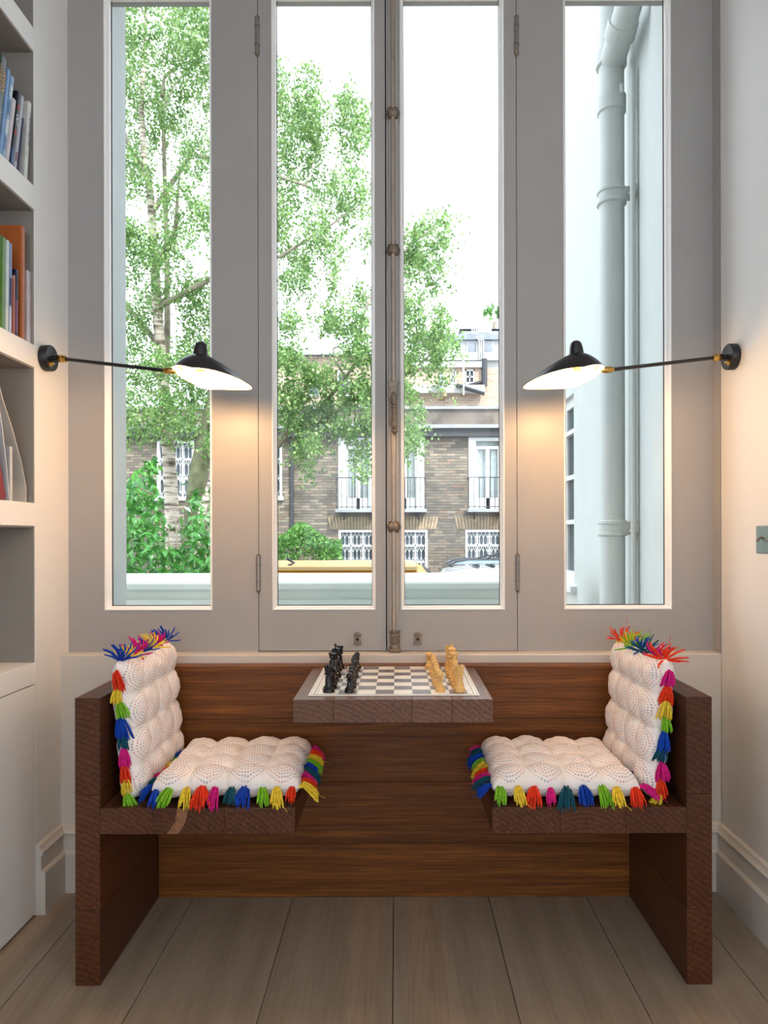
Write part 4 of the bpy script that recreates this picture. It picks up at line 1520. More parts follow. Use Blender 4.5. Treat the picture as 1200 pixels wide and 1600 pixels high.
for a, b in up_w:
    x0, x1, z0, z1 = hx(a), hx(b), hz(797), hz(684)
    f = MB()
    f.box(x0, x0 + .20, YH - .04, YH + .10, z0, z1).box(x1 - .20, x1, YH - .04, YH + .10, z0, z1).box(x0 + .2, x1 - .2, YH - .04, YH + .10, z1 - .09, z1)
    f.box(x0 + .2, x1 - .2, YH + .04, YH + .10, z1 - .30, z1 - .22)
    xc = (x0 + x1) / 2
    f.box(xc - .05, xc + .05, YH + .03, YH + .10, z0, z1 - .3)
    f.box(x0 + .2, x0 + .25, YH + .03, YH + .10, z0, z1 - .3).box(x1 - .25, x1 - .2, YH + .03, YH + .10, z0, z1 - .3)
    f.box(x0 + .25, x1 - .25, YH + .03, YH + .10, z0, z0 + .32)
    wo = f.build('french_window', 'house_white', mews, bevel=.004, seg=1)
    MB().box(x0 + .2, x1 - .2, YH + .105, YH + .115, z0, z1 - .09).build('pane', 'window_glass', wo)
    MB().box(x0 + .1, x1 - .1, YH + .30, YH + .32, z0, z1).build('curtain', 'curtain_white', wo)
    g = MB()
    for side in (0, 1):
        xa, xb2 = (x0 + .25, xc - .05) if side == 0 else (xc + .05, x1 - .25)
        n = 7
        for k in range(n):
            xx = xa + (xb2 - xa) * (k + .5) / n
            if side == 0 and k > 4 or side == 1 and k < 2:
                continue
            g.tube([(xx, YH + .22, z0 + .3), (xx, YH + .22, z1 - .32)], .028, 6)
    g.build('drape_fold', 'curtain_white', wo, smooth=True)
    MB().box(x0 - .05, x1 + .05, YH - .38, YH, z0 - .07, z0 + .01).build('balcony_slab', 'lead_grey', mews, bevel=.01)
    rl = MB()
    zr = hz(748)
    nb = 9
    for k in range(nb):
        xx = x0 - .02 + (x1 - x0 + .04) * k / (nb - 1)
        rl.box(xx - .009, xx + .009, YH - .36, YH - .342, z0, zr)
    rl.box(x0 - .03, x1 + .03, YH - .365, YH - .335, zr - .012, zr + .012).box(x0 - .03, x1 + .03, YH - .36, YH - .34, z0 + .06, z0 + .08)
    for xx in (x0 - .02, x1 + .02):
        rl.box(xx - .01, xx + .01, YH - .36, YH, zr - .012, zr + .012)
    rl.build('railing', 'iron_black', mews)
    bk2 = MB()
    for k in range(2):
        xx = x0 + .15 + k * (x1 - x0 - .3)
        bk2.prism([(YH, z0 - .07), (YH - .30, z0 - .07), (YH - .30, z0 - .10), (YH, z0 - .26)], 'x', xx - .02, xx + .02)
    bk2.build('slab_bracket', 'iron_black', mews)


def lattice(mb, x0, x1, z0, z1, y, n, rows):
    for k in range(n + 1):
        xx = x0 + (x1 - x0) * k / n
        mb.box(xx - .004, xx + .004, y - .012, y, z0, z1)
    dx = (x1 - x0) / n
    for r in range(rows + 1):
        zc = z0 + (z1 - z0) * r / rows
        for k in range(n):
            xa = x0 + dx * k
            for s_ in (-1, 1):
                hgt = dx * 1.1
                mb.prism([(xa, zc - s_ * hgt), (xa + .008, zc - s_ * hgt), (xa + dx, zc + s_ * hgt), (xa + dx - .008, zc + s_ * hgt)], 'y', y - .020, y - .008)


def low_window(a, b, p0, p1, nm):
    x0, x1, z0, z1 = hx(a), hx(b), hz(p1), hz(p0)
    f = MB()
    f.box(x0, x0 + .06, YH - .02, YH + .10, z0, z1).box(x1 - .06, x1, YH - .02, YH + .10, z0, z1).box(x0 + .06, x1 - .06, YH - .02, YH + .10, z1 - .06, z1).box(x0 - .04, x1 + .04, YH - .10, YH + .1, z0 - .06, z0 + .04)
    for q in (1 / 3, 2 / 3):
        xx = x0 + (x1 - x0) * q
        f.box(xx - .022, xx + .022, YH + .05, YH + .09, z0, z1)
    for q in (.35, .68):
        zz = z0 + (z1 - z0) * q
        f.box(x0 + .06, x1 - .06, YH + .05, YH + .09, zz - .025, zz + .025)
    wo = f.build(nm, 'house_white', mews)
    MB().box(x0 + .04, x1 - .04, YH + .10, YH + .12, z0, z1).build('pane', 'dark_glass', wo)
    g = MB()
    lattice(g, x0 + .06, x1 - .06, z0 + .1, z1 - .1, YH + .045, 8, 3)
    g.build('lattice_grille', 'house_white', wo)


for a, b in lo_w:
    low_window(a, b, 828, 905, 'ground_window')
for a, b in left_up:
    low_window(a, b, 688, 778, 'grilled_window')
# soldier arches over the ground windows: cut bricks standing on end
for a, b in lo_w:
    s_ = MB()
    x0, x1 = hx(a) - .22, hx(b) + .22
    n = 18
    for k in range(n):
        xa, xb2 = x0 + (x1 - x0) * k / n, x0 + (x1 - x0) * (k + 1) / n
        lean_ = ((k + .5) / n - .5) * .16
        s_.prism([(xa + .006, hz(827)), (xb2 - .006, hz(827)), (xb2 - .006 + lean_, hz(807)), (xa + .006 + lean_, hz(807))], 'y', YH - .018, YH + .02)
    so_ = s_.build('soldier_arch', 'soldier_brick', mews)
    so_['kind'] = 'stuff'

# house further back
YR = 34.0


def rx(px):
    return (px - 620) * YR / F


def rz(py):
    return CAMH + (838 - py) * YR / F


rear = thing('rear_house', 'pale terrace house with mansard roof rising behind the mews roof', 'house', (rx(740), YR, -1.2))
holes(MB(), rx(560), rx(900), -1.2, rz(575), YR, YR + .4, [(rx(704), rx(713), rz(600), rz(578)), (rx(727), rx(742), rz(600), rz(578))]).build('brick_wall', 'rear_brick', rear, org=(0, YR, 0))
MB().box(rx(640), rx(754), YR - .15, YR + .3, rz(575), rz(566)).build('eaves_board', 'rear_render', rear)
MB().prism([(YR - .15, rz(566)), (YR + 1.2, rz(561)), (YR + 1.2, rz(566))], 'x', rx(640), rx(754)).build('lean_roof', 'slate', rear)
MB().box(rx(640), rx(900), YR + .6, YR + 1.0, rz(575), rz(527)).build('upper_wall', 'rear_render', rear)
MB().box(rx(640), rx(900), YR + .35, YR + .62, rz(560), rz(548)).build('string_course', 'rear_render', rear)
MB().box(rx(640), rx(900), YR + .4, YR + 1.4, rz(527), rz(518)).build('cornice', 'slate', rear)
MB().prism([(YR + .7, rz(518)), (YR + 2.2, rz(496)), (YR + 5, rz(496)), (YR + 5, rz(518))], 'x', rx(727), rx(900)).build('mansard_roof', 'slate', rear)
MB().box(rx(725), rx(900), YR + 2.0, YR + 5, rz(496), rz(494.5)).build('ridge_flashing', 'soffit_black', rear)
dm = MB().box(rx(751), rx(772), YR + .75, YR + 2, rz(515), rz(500)).build('dormer', 'rear_render', rear, bevel=.02)
MB().box(rx(753), rx(770), YR + .70, YR + .75, rz(513.5), rz(502)).build('dormer_pane', 'curtain_white', dm)
for (a, b, p0, p1) in ((704, 713, 578, 600), (727, 742, 578, 600)):
    f = MB()
    x0, x1, z0, z1 = rx(a), rx(b), rz(p1), rz(p0)
    f.box(x0, x0 + .07, YR - .05, YR + .1, z0, z1).box(x1 - .07, x1, YR - .05, YR + .1, z0, z1).box(x0, x1, YR - .05, YR + .1, z1 - .07, z1).box(x0, x1, YR - .12, YR + .1, z0 - .05, z0 + .06)
    f.box((x0 + x1) / 2 - .03, (x0 + x1) / 2 + .03, YR - .02, YR + .08, z0, z1).box(x0, x1, YR - .02, YR + .08, (z0 + z1) / 2 - .04, (z0 + z1) / 2 + .04)
    wo = f.build('sash_window', 'rear_render', rear)
    MB().box(x0, x1, YR + .1, YR + .12, z0, z1).build('pane', 'dark_glass', wo)
for (a, b) in ((731, 749), (757, 775)):
    x0, x1, z0, z1 = rx(a), rx(b), rz(547), rz(529)
    wo = MB().box(x0, x1, YR + .52, YR + .6, z0, z1).build('upper_window', 'rear_render', rear, bevel=.02)
    MB().box(x0 + .08, x1 - .08, YR + .50, YR + .52, z0 + .06, z1 - .06).build('pane', 'slate', wo)
for k, (xa, xb2) in enumerate(((741, 750.5), (744.5, 754), (748, 757.5))):
    pts = [(rx(xa), YR + 1.6, rz(484 + k)), (rx(xa), YR + .55, rz(515)), (rx(xb2), YR + .30, rz(530)), (rx(xb2), YR + .30, rz(560)), (rx(757), YR - .2, rz(568)), (rx(757) + .02 * k, YR - .2, rz(604))]
    MB().tube(pts[:4], .032, 6).build('vent_pipe', 'rear_render', rear, smooth=True)
MB().tube([(rx(757), YR - .12, rz(562)), (rx(757), YR - .12, rz(604))], .14, 8).build('soil_stack', 'iron_black', rear, smooth=True)
MB().tube([(rx(733), YR - .12, rz(603)), (rx(756), YR - .12, rz(597))], .07, 6).build('branch_drain', 'iron_black', rear, smooth=True)
MB().box(rx(560), rx(756), YR - .5, YR - .2, rz(617), rz(605)).build('lower_roof', 'rear_render', rear)
MB().tube([(rx(712), YR - .62, rz(606)), (rx(755), YR - .62, rz(619.5))], .09, 6).build('sloping_pipe', 'iron_black', rear, smooth=True)
MB().tube([(rx(722.5), YR - .7, rz(622)), (rx(722.5), YR - .7, rz(560))], .05, 6).build('flue_pipe', 'rear_render', rear, smooth=True)
ch = MB().box(rx(684), rx(694), YR - 1.6, YR - .55, rz(630), rz(590)).build('chimney', 'soldier_brick', rear)
MB().tube([(rx(688), YR - 1.75, rz(624)), (rx(688), YR - 1.75, rz(597))], .16, 8).build('flue', 'lead_grey', rear, smooth=True)

rear2 = thing('far_house', 'pale far house half hidden behind the birch foliage', 'house', (rx(500), YR + 3, -1.2))
MB().box(rx(380), rx(660), YR + 3, YR + 9, -1.2, rz(532)).build('house_wall', 'rear_brick', rear2, org=(0, YR + 3, 0))
MB().prism([(YR + 2.6, rz(532)), (YR + 4.5, rz(512)), (YR + 9, rz(512)), (YR + 9, rz(532))], 'x', rx(380), rx(660)).build('roof', 'slate', rear2)
for a in (470, 520, 570, 620):
    wo = MB().box(rx(a), rx(a + 20), YR + 2.9, YR + 3.02, rz(600), rz(560)).build('sash_window', 'house_white', rear2)
    MB().box(rx(a + 2), rx(a + 18), YR + 2.86, YR + 2.9, rz(597), rz(563)).build('pane', 'dark_glass', wo)

# ------------------------------------------------------------------ vehicles
YV = 6.0
van = thing('yellow_van', 'yellow van with pale roof parked beyond the parapet', 'van', (-.1, YV + .8, -1.2))
vx = lambda px: (px - 620) * YV / F
vz = lambda py: CAMH + (838 - py) * YV / F
zt_ = vz(886.5)
prof = [(-1.60, -.85), (-1.60, zt_ - .25), (-1.55, zt_ - .04), (-1.45, zt_), (vx(650), zt_ - .004), (vx(668), zt_ - .05), (vx(684), zt_ - .17), (vx(705), zt_ - .42), (vx(735), zt_ - .75), (vx(880), zt_ - .86), (vx(895), zt_ - 1.2), (vx(895), -.85)]
vb = MB()
# body lofted from inset side profiles for rounded roof edges
lay = [(YV, .10), (YV + .06, .03), (YV + .25, 0.0), (YV + 1.45, 0.0), (YV + 1.64, .03), (YV + 1.70, .10)]
vs, fs = [], []
n = len(prof)
for y, ins in lay:
    for x, z in prof:
        vs.append((x, y, z - (ins if z > zt_ - .3 else 0)))
for i in range(len(lay) - 1):
    for k in range(n):
        k2 = (k + 1) % n
        fs.append((i * n + k, i * n + k2, (i + 1) * n + k2, (i + 1) * n + k))
fs += [tuple(range(n))[::-1], tuple(range((len(lay) - 1) * n, len(lay) * n))]
vb.add(vs, fs)
vb.build('body', 'van_yellow', van, smooth=True)
MB().box(-1.45, vx(652), YV + .03, YV + 1.67, zt_ - .03, zt_ + .006).build('roof_panel', 'van_roof', van, bevel=.005)
MB().prism([(vx(669), zt_ - .055), (vx(684), zt_ - .165), (vx(704), zt_ - .405), (vx(712), zt_ - .40), (vx(690), zt_ - .14), (vx(673), zt_ - .04)], 'y', YV + .10, YV + 1.60).build('windscreen', 'car_glass', van)
MB().prism([(vx(600), zt_ - .25), (vx(664), zt_ - .22), (vx(690), zt_ - .55), (vx(600), zt_ - .58)], 'y', YV - .005, YV + .01).build('side_window', 'car_glass', van)
MB().tube([(vx(442), YV + .3, zt_ + .005), (vx(452), YV + .28, zt_ + .03), (vx(440), YV + .28, zt_ + .07)], .012, 6).build('roof_aerial', 'iron_black', van, smooth=True)
for x in (-1.15, 1.0):
    for y in (YV - .01, YV + 1.51):
        MB().lathe([(.12, 0), (.30, .0), (.34, .03), (.34, .17), (.30, .20), (.12, .20)], 24, Matrix.Translation((x, y, -.86)) @ Matrix.Rotation(-PI / 2, 4, 'X')).build('wheel', 'iron_black', van, smooth=True)

YC = 8.6
car = thing('white_car', 'white car with a cycle carrier on its roof beyond the parapet', 'car', (2.0, YC + .8, -1.2))
vx = lambda px: (px - 620) * YC / F
vz = lambda py: CAMH + (838 - py) * YC / F
prof = [(.30, -.95), (.28, -.30), (.42, .05), (vx(686), .40), (vx(702), vz(896)), (vx(730), vz(891)), (vx(770), vz(889)), (vx(830), vz(889)), (vx(900), vz(892)), (vx(945), vz(905)), (vx(1010), .10), (vx(1120), .0), (vx(1140), -.3), (vx(1140), -.95)]
lay = [(YC, .16), (YC + .12, .05), (YC + .35, 0), (YC + 1.25, 0), (YC + 1.48, .05), (YC + 1.60, .16)]
vs, fs = [], []
n = len(prof)
for y, ins in lay:
    for x, z in prof:
        vs.append((x, y, z - (ins if z > .0 else 0)))
for i in range(len(lay) - 1):
    for k in range(n):
        k2 = (k + 1) % n
        fs.append((i * n + k, i * n + k2, (i + 1) * n + k2, (i + 1) * n + k))
fs += [tuple(range(n))[::-1], tuple(range((len(lay) - 1) * n, len(lay) * n))]
MB().add(vs, fs).build('body', 'car_white', car, smooth=True)
MB().prism([(.55, .08), (vx(706), .40), (vx(900), .40), (vx(970), .08)], 'y', YC - .005, YC + .01).build('side_window', 'car_glass', car)
for x in (.9, 3.5):
    for y in (YC - .01, YC + 1.42):
        MB().lathe([(.11, 0), (.27, .0), (.31, .03), (.31, .15), (.27, .18), (.11, .18)], 24, Matrix.Translation((x, y, -.89)) @ Matrix.Rotation(-PI / 2, 4, 'X')).build('wheel', 'iron_black', car, smooth=True)
rk = thing('cycle_carrier', 'pale blue cycle carrier with dark ends fixed on the white car roof', 'roof rack', (vx(760), YC + .45, vz(889)))
rk['label'] = 'pale blue cycle carrier with dark ends on the white car roof'
tz = vz(881.5)
for yo in (.35, .85):
    c = MB().prism([(vx(703), tz - .03), (vx(712), tz + .012), (vx(735), tz + .045), (vx(860), tz + .045), (vx(860), tz - .012), (vx(712), tz - .022)], 'y', YC + yo, YC + yo + .16)
    c.build('wheel_tray', 'carrier_blue', rk, bevel=.012)
    MB().prism([(vx(701), tz - .035), (vx(716), tz + .028), (vx(737), tz + .052), (vx(860), tz + .052), (vx(860), tz + .040), (vx(737), tz + .040), (vx(717), tz + .010), (vx(708), tz - .035)], 'y', YC + yo - .01, YC + yo + .17).build('tray_edge', 'iron_black', rk)
for p in (709, 752, 777, 830):
    MB().box(vx(p - 2.5), vx(p + 2.5), YC + .3, YC + 1.1, tz - .056, tz - .018).build('mounting_foot', 'iron_black', rk, bevel=.01)
wl = MB()
for cxp, rr_ in ((790, .16),):
    th_ = [2 * PI * k / 28 for k in range(30)]
    wl.tube([(vx(cxp + 12) + .30 * math.cos(a_), YC + .43, tz + .12 + .055 * math.sin(a_) + .10 * math.cos(a_)) for a_ in th_], .012, 6, cap=False)
wl.tube([(vx(752), YC + .43, tz + .06), (vx(768), YC + .43, tz + .10), (vx(785), YC + .43, tz + .085)], .012, 6)
wl.tube([(vx(768), YC + .43, tz + .10), (vx(764), YC + .43, tz + .20)], .010, 6)
wl.build('strap_frame', 'iron_black', rk, smooth=True)

# ------------------------------------------------------------------ planting
def leaf_mesh(name, C, L, W, seed, mat, parent, droop=0.3, org=(0, 0, 0)):
    r = np.random.default_rng(seed)
    n = len(C)
    d = r.normal(size=(n, 3))
    d[:, 2] -= droop
    d /= np.linalg.norm(d, axis=1)[:, None]
    q = r.normal(size=(n, 3))
    q -= d * (q * d).sum(1)[:, None]
    q /= np.linalg.norm(q, axis=1)[:, None]
    s = r.uniform(.7, 1.25, size=n)[:, None]
    a, b = d * L * s * .5, q * W * s * .5
    nrm = np.cross(d, q) * (L * .10)
    C = C - np.array(org)
    V = np.stack([C - a, C + b + nrm * .6 - a * .1, C + a, C - b + nrm * .6 - a * .1], axis=1).reshape(-1, 3).astype(np.float32)
    me = bpy.data.meshes.new(name)
    me.vertices.add(4 * n)
    me.vertices.foreach_set('co', V.ravel())
    me.loops.add(4 * n)
    me.loops.foreach_set('vertex_index', np.arange(4 * n, dtype=np.int32))
    me.polygons.add(n)
    me.polygons.foreach_set('loop_start', np.arange(0, 4 * n, 4, dtype=np.int32))
    me.update(calc_edges=True)
    me.validate()
    me.materials.append(M[mat])
    o = bpy.data.objects.new(name, me)
    COL.objects.link(o)
    if parent is not None:
        o.parent = parent
        o.location = Vector(org) - wloc(parent)
    else:
        o.location = org
    o['kind'] = 'stuff'
    return o


def clump(rng_, c, r, n, hang=0.5):
    """leaf centres for one leafy mass: twig strings that droop"""
    out = []
    ns = max(3, n // 26)
    for _ in range(ns):
        d = rng_.normal(size=3)
        d /= np.linalg.norm(d)
        p = np.array(c) + d * np.array(r) * rng_.uniform(.25, 1) ** .5
        ln = rng_.uniform(.3, 1.0) * hang
        m_ = 26
        t_ = rng_.uniform(0, 1, m_)
        side = rng_.normal(size=3) * .18
        side[2] = 0
        pts = p[None, :] + np.outer(t_, np.array([0, 0, -1]) * ln) + np.outer(t_ * t_, side) + rng_.normal(size=(m_, 3)) * .045
        out.append(pts)
    return np.concatenate(out)


YT = 12.0
K = YT / F
birch = thing('birch_tree', 'tall silver birch with drooping bright foliage beyond the parapet', 'tree', (at(270, 880, YT).x, YT, -1.2))
tr_ = MB()
tr_.tube([at(274, 1000, YT), at(272, 885, YT), at(267, 760, YT), at(262, 680, YT), at(256, 600, YT), at(246, 480, YT), at(243, 420, YT), at(236, 300, YT), at(226, 240, YT), at(222, 170, YT), at(228, 60, YT), at(232, -60, YT)], [.15, .135, .118, .108, .10, .085, .08, .065, .055, .045, .035, .02], 12)
tr_.build('trunk', 'birch_bark', birch, smooth=True)
bpts = [
    ([at(243, 420, YT), at(258, 396, YT), at(272, 372, YT - .3), at(276, 345, YT - .5), at(282, 260, YT - .6)], [.06, .055, .045, .035, .012]),
    ([at(258, 640, YT), at(262, 520, YT + .3), at(262, 420, YT + .6), at(256, 170, YT + .8), at(275, 130, YT + .8), at(310, 95, YT + .9)], [.07, .06, .05, .035, .025, .01]),
    ([at(232, 280, YT), at(222, 258, YT), at(205, 230, YT - .4), at(190, 190, YT - .4)], [.05, .045, .035, .015]),
    ([at(240, 330, YT), at(300, 240, YT - .2), at(420, 270, YT - .4), at(480, 290, YT - .6), at(492, 250, YT - .6)], [.05, .045, .035, .02, .008]),
    ([at(246, 480, YT), at(340, 430, YT - .4), at(440, 400, YT - .6), at(520, 350, YT - .8), at(560, 320, YT - .8)], [.055, .045, .03, .018, .006]),
    ([at(250, 540, YT), at(210, 490, YT + .4), at(170, 460, YT + .4)], [.055, .045, .03]),
    ([at(255, 150, YT), at(258, 120, YT), at(290, 95, YT)], [.04, .03, .012]),
]
for pts, rr_ in bpts:
    MB().tube(pts, rr_, 8).build('branch', 'twig_bark', birch, smooth=True)
rg = np.random.default_rng(5)
cl_ = []
# (px, py, radius px x, radius px y, y-offset, leaves)
spec = []
for py in range(-40, 700, 62):
    for px in range(150, 345, 60):
        if rg.uniform() < .88:
            spec.append((px + rg.uniform(-16, 16), py + rg.uniform(-18, 18), 46, 44, rg.uniform(-1.6, 0.9), 1250))
for px, py, a_, b_, n_ in ((370, 60, 45, 70, 600), (380, 160, 50, 60, 700), (370, 260, 50, 60, 700), (375, 360, 50, 60, 700), (370, 460, 50, 60, 700), (370, 560, 50, 60, 700), (365, 640, 40, 30, 300),
                           (438, 128, 18, 34, 260), (442, 180, 30, 40, 420), (485, 128, 24, 22, 260), (470, 175, 34, 36, 520), (498, 180, 30, 36, 420), (548, 150, 22, 26, 150), (545, 178, 30, 24, 330), (568, 190, 20, 30, 260),
                           (440, 240, 28, 40, 420), (482, 228, 36, 30, 480), (548, 216, 16, 30, 200), (572, 216, 14, 20, 120), (450, 300, 30, 40, 440), (500, 285, 32, 26, 360), (545, 285, 34, 24, 380), (572, 300, 16, 40, 200),
                           (440, 350, 26, 36, 380), (490, 340, 34, 30, 330), (540, 320, 26, 26, 260), (505, 375, 40, 18, 330), (460, 395, 30, 22, 280), (445, 430, 20, 26, 230), (478, 430, 14, 40, 260), (525, 400, 18, 26, 130), (520, 440, 10, 30, 110), (570, 360, 14, 30, 110)):
    spec.append((px, py, a_ * .8, b_ * .8, rg.uniform(-1.0, .6), int(n_ * 2.1)))
for px, py, a_, b_, dy, n_ in spec:
    y = YT + dy
    c = at(px, py - 8, y)
    k = y / F
    cl_.append(clump(rg, tuple(c), (a_ * k, .55, b_ * k * .75), n_, .55))
Cb = np.concatenate(cl_)
leaf_mesh('foliage', Cb, .056, .044, 7, 'birch_leaf', birch, org=tuple(birch.location))

# second tree: mossy trunk, lower bright canopy reaching across
T2 = 11.0
tree2 = thing('mossy_tree', 'mossy trunked tree whose low bright branches cross the middle panes', 'tree', (at(312, 860, T2).x, T2, -1.2))
MB().tube([at(296, 1000, T2), at(300, 880, T2), at(303, 800, T2), at(310, 740, T2), at(320, 690, T2), at(335, 620, T2), at(345, 520, T2)], [.17, .155, .15, .15, .13, .11, .06], 12).build('trunk', 'mossy_bark', tree2, smooth=True)
for pts, rr_ in (([at(318, 700, T2), at(360, 715, T2), at(400, 712, T2), at(434, 694, T2), at(452, 672, T2), at(500, 640, T2 - .2), at(540, 590, T2 - .3)], [.10, .09, .085, .075, .06, .04, .02]),
                 ([at(452, 672, T2), at(500, 660, T2), at(560, 620, T2), at(620, 600, T2), at(690, 540, T2 - .2)], [.05, .045, .035, .025, .008]),
                 ([at(540, 590, T2 - .3), at(523, 560, T2 - .3), at(521, 545, T2 - .3), at(540, 535, T2 - .3)], [.022, .018, .014, .005]),
                 ([at(540, 590, T2 - .3), at(560, 560, T2 - .3), at(565, 500, T2 - .3), at(600, 420, T2 - .3), at(660, 370, T2 - .3), at(690, 345, T2 - .3)], [.03, .025, .022, .02, .012, .004])):
    MB().tube(pts, rr_, 8).build('branch', 'twig_bark', tree2, smooth=True)
spec = []
for px, py, a_, b_, n_ in ((448, 500, 24, 26, 300), (450, 560, 26, 40, 620), (452, 620, 28, 36, 620), (470, 660, 30, 18, 300), (500, 590, 32, 36, 640), (505, 640, 34, 30, 600), (545, 500, 34, 26, 480), (515, 500, 22, 30, 330), (560, 550, 30, 40, 640), (555, 610, 34, 34, 640), (545, 665, 30, 20, 360), (580, 650, 22, 30, 340), (565, 455, 16, 18, 170), (490, 690, 24, 24, 260), (482, 730, 10, 26, 130), (470, 700, 14, 30, 160), (560, 700, 16, 20, 130), (566, 735, 8, 18, 70), (580, 720, 8, 30, 90),
                           (604, 560, 22, 60, 600), (604, 640, 20, 50, 500), (606, 470, 18, 50, 380), (604, 700, 14, 40, 240),
                           (648, 365, 20, 20, 240), (672, 350, 26, 14, 220), (655, 395, 24, 22, 330), (688, 380, 14, 22, 200), (640, 420, 12, 40, 240), (665, 420, 16, 30, 230), (690, 415, 8, 26, 90), (676, 450, 8, 18, 70), (690, 348, 20, 8, 60), (702, 344, 12, 6, 30),
                           (638, 470, 12, 24, 150), (662, 470, 8, 14, 50), (645, 505, 22, 18, 240), (680, 490, 18, 18, 170), (690, 515, 22, 24, 300), (660, 530, 30, 26, 380), (700, 545, 14, 22, 150), (640, 560, 14, 36, 280), (680, 570, 14, 30, 200), (690, 600, 6, 16, 60), (712, 540, 10, 6, 30), (640, 610, 14, 26, 180), (650, 640, 12, 18, 110), (640, 670, 16, 26, 240), (655, 695, 10, 16, 90), (634, 700, 10, 24, 120)):
    spec.append((px, py, a_ * .9, b_ * .85, rg.uniform(-.7, .5), int(n_ * 2.1)))
for px in range(200, 430, 34):
    for py in (560, 620, 668):
        spec.append((px, py + rg.uniform(-12, 12), 26, 24, rg.uniform(-.6, .6), 230))
cl_ = []
for px, py, a_, b_, dy, n_ in spec:
    y = T2 + dy
    c = at(px, py - 6, y)
    k = y / F
    cl_.append(clump(rg, tuple(c), (a_ * k, .40, b_ * k * .8), n_, .34))
Cb = np.concatenate(cl_)
leaf_mesh('foliage', Cb, .054, .042, 9, 'birch_leaf', tree2, org=tuple(tree2.location))

# slim leaning birch stem
T3 = 10.2
tree3 = thing('young_birch', 'slim leaning birch stem among the laurel leaves', 'tree', (at(305, 880, T3).x, T3, -1.2))
MB().tube([at(292, 1000, T3), at(300, 880, T3), at(308, 830, T3), at(318, 790, T3), at(330, 755, T3), at(345, 700, T3)], [.085, .075, .068, .062, .055, .04], 10).build('trunk', 'birch_bark', tree3, smooth=True)
Cb = np.concatenate([clump(rg, tuple(at(345 + rg.uniform(-15, 25), 690 + rg.uniform(-40, 20), T3)), (.25, .25, .2), 150, .3) for _ in range(6)])
leaf_mesh('foliage', Cb, .058, .044, 12, 'birch_leaf', tree3, org=tuple(tree3.location))


# laurel: big glossy leaves, the nearest ones single pieces
def laurel_leaf_mb():
    m = MB()
    prof = [(0, .004), (.18, .30), (.42, .50), (.66, .42), (.86, .22), (1.0, 0.0)]
    L = .16
    vs, fs = [], []
    for i, (u, w_) in enumerate(prof):
        z = .035 * math.sin(u * 2.6) - .05 * u * u
        vs += [(u * L, -w_ * .42 * L, z + .10 * w_ * L), (u * L, 0, z - .01 * L), (u * L, w_ * .42 * L, z + .10 * w_ * L)]
    for i in range(len(prof) - 1):
        a_ = i * 3
        fs += [(a_, a_ + 3, a_ + 4, a_ + 1), (a_ + 1, a_ + 4, a_ + 5, a_ + 2)]
    return m.add(vs, fs)


TL = 8.6
laurel = thing('laurel_shrub', 'glossy dark green laurel shrub below the birch trunks', 'shrub', (at(255, 890, TL).x, TL, -1.2))
proto_leaf = None
r2 = random.Random(17)
cnt = 0
pts_big, pts_rest = [], []
for _ in range(3300):
    px, py = r2.uniform(175, 345), r2.uniform(712, 990)
    top = 742 + 26 * math.sin(px * .045) + (60 if 245 < px < 300 and r2.random() < .9 else 0) + (40 if px > 296 and r2.random() < .6 else 0)
    if py < top:
        continue
    y = TL + r2.uniform(-.55, 1.5) + (.5 if py < 800 else 0)
    if 252 < px < 290 and py < 855 and y < 11:
        y += 3.8
    pts_big.append((y, px, py))
pts_big.sort()
vis = [p for p in pts_big if p[2] < 896 and 190 < p[1] < 335]
single = vis[:270]
ss = set(single)
for y, px, py in single:
    p = at(px, py, y)
    if proto_leaf is None:
        o = laurel_leaf_mb().build('leaf', 'laurel_leaf', laurel, local=True, smooth=True, angle=80)
        proto_leaf = o
    else:
        o = proto_leaf.copy()
        COL.objects.link(o)
        o.parent = laurel
    az = r2.uniform(0, 2 * PI)
    o.rotation_euler = (r2.uniform(-.7, .7), r2.uniform(-.2, 1.0), az)
    o.location = p - Vector(laurel.location)
    sc_ = r2.uniform(.7, 1.15)
    o.scale = (sc_, sc_, sc_)
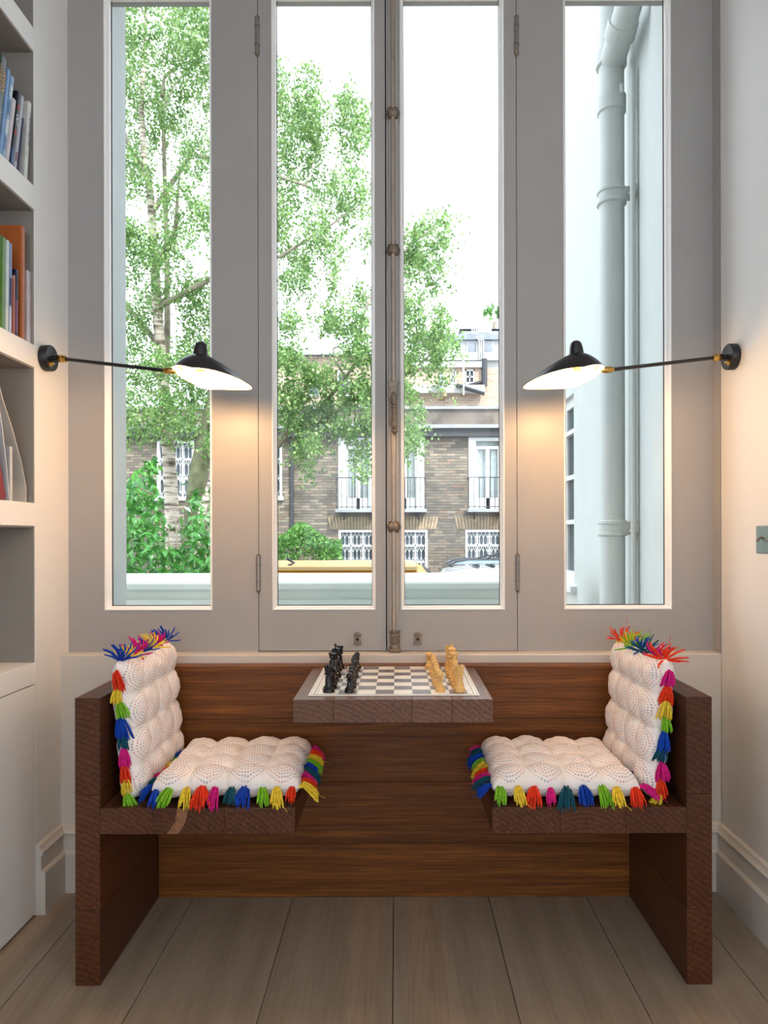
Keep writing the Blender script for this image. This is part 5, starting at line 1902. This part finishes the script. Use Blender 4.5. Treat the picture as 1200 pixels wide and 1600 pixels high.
rest = np.array([tuple(at(px, py, y)) for (y, px, py) in pts_big if (y, px, py) not in ss])
leaf_mesh('foliage', rest, .15, .065, 3, 'laurel_leaf', laurel, .1, org=tuple(laurel.location))
stm = MB()
for k in range(9):
    x0 = at(190 + k * 17, 990, TL + .6)
    stm.tube([(x0.x, x0.y + .2, -1.2), x0 + Vector((r2.uniform(-.1, .1), .2, .4)), at(190 + k * 17 + r2.uniform(-8, 8), 800 + r2.uniform(0, 40), TL + .8)], [.03, .022, .008], 6)
st_o = stm.build('stem', 'twig_bark', laurel, smooth=True)
st_o['kind'] = 'stuff'

hed = thing('hedge_shrub', 'bright green bushy shrub against the brick house wall', 'shrub', (at(480, 860, 16.5).x, 16.5, -1.2))
pts = []
for _ in range(2600):
    px = r2.uniform(418, 534)
    top = 826 + 10 * math.sin(px * .09) + max(0, px - 505) * .9 + max(0, 440 - px) * .2
    py = top + abs(r2.gauss(0, 1)) * 30
    pts.append(tuple(at(px, py, 16.5 + r2.uniform(-.5, .7))))
leaf_mesh('foliage', np.array(pts), .13, .055, 21, 'hedge_leaf', hed, -.2, org=tuple(hed.location))
hs_ = MB()
for k in range(7):
    x0 = at(430 + k * 15, 860, 16.6)
    hs_.tube([(x0.x, x0.y, -1.2), (x0.x + .1, x0.y, -.2), (x0.x - .05, x0.y, .9)], [.03, .02, .008], 6)
o_ = hs_.build('stem', 'twig_bark', hed, smooth=True)
o_['kind'] = 'stuff'

# far tree top behind the rear house
ft = thing('far_tree', 'small green tree top showing above the far mansard roof', 'tree', (rx(774), YR + 8, -1.2))
MB().tube([(rx(774) * 1.23, YR + 8, -1.2), (rx(774) * 1.23, YR + 8, rz(500) * 1.2)], [.25, .12], 8).build('trunk', 'twig_bark', ft, smooth=True)
Cb = np.concatenate([clump(rg, tuple(at(770 + rg.uniform(-10, 40), 489 + rg.uniform(-10, 12), YR + 8)), (.7, .7, .5), 120, .5) for _ in range(9)])
leaf_mesh('foliage', Cb, .20, .15, 31, 'hedge_leaf', ft, org=tuple(ft.location))
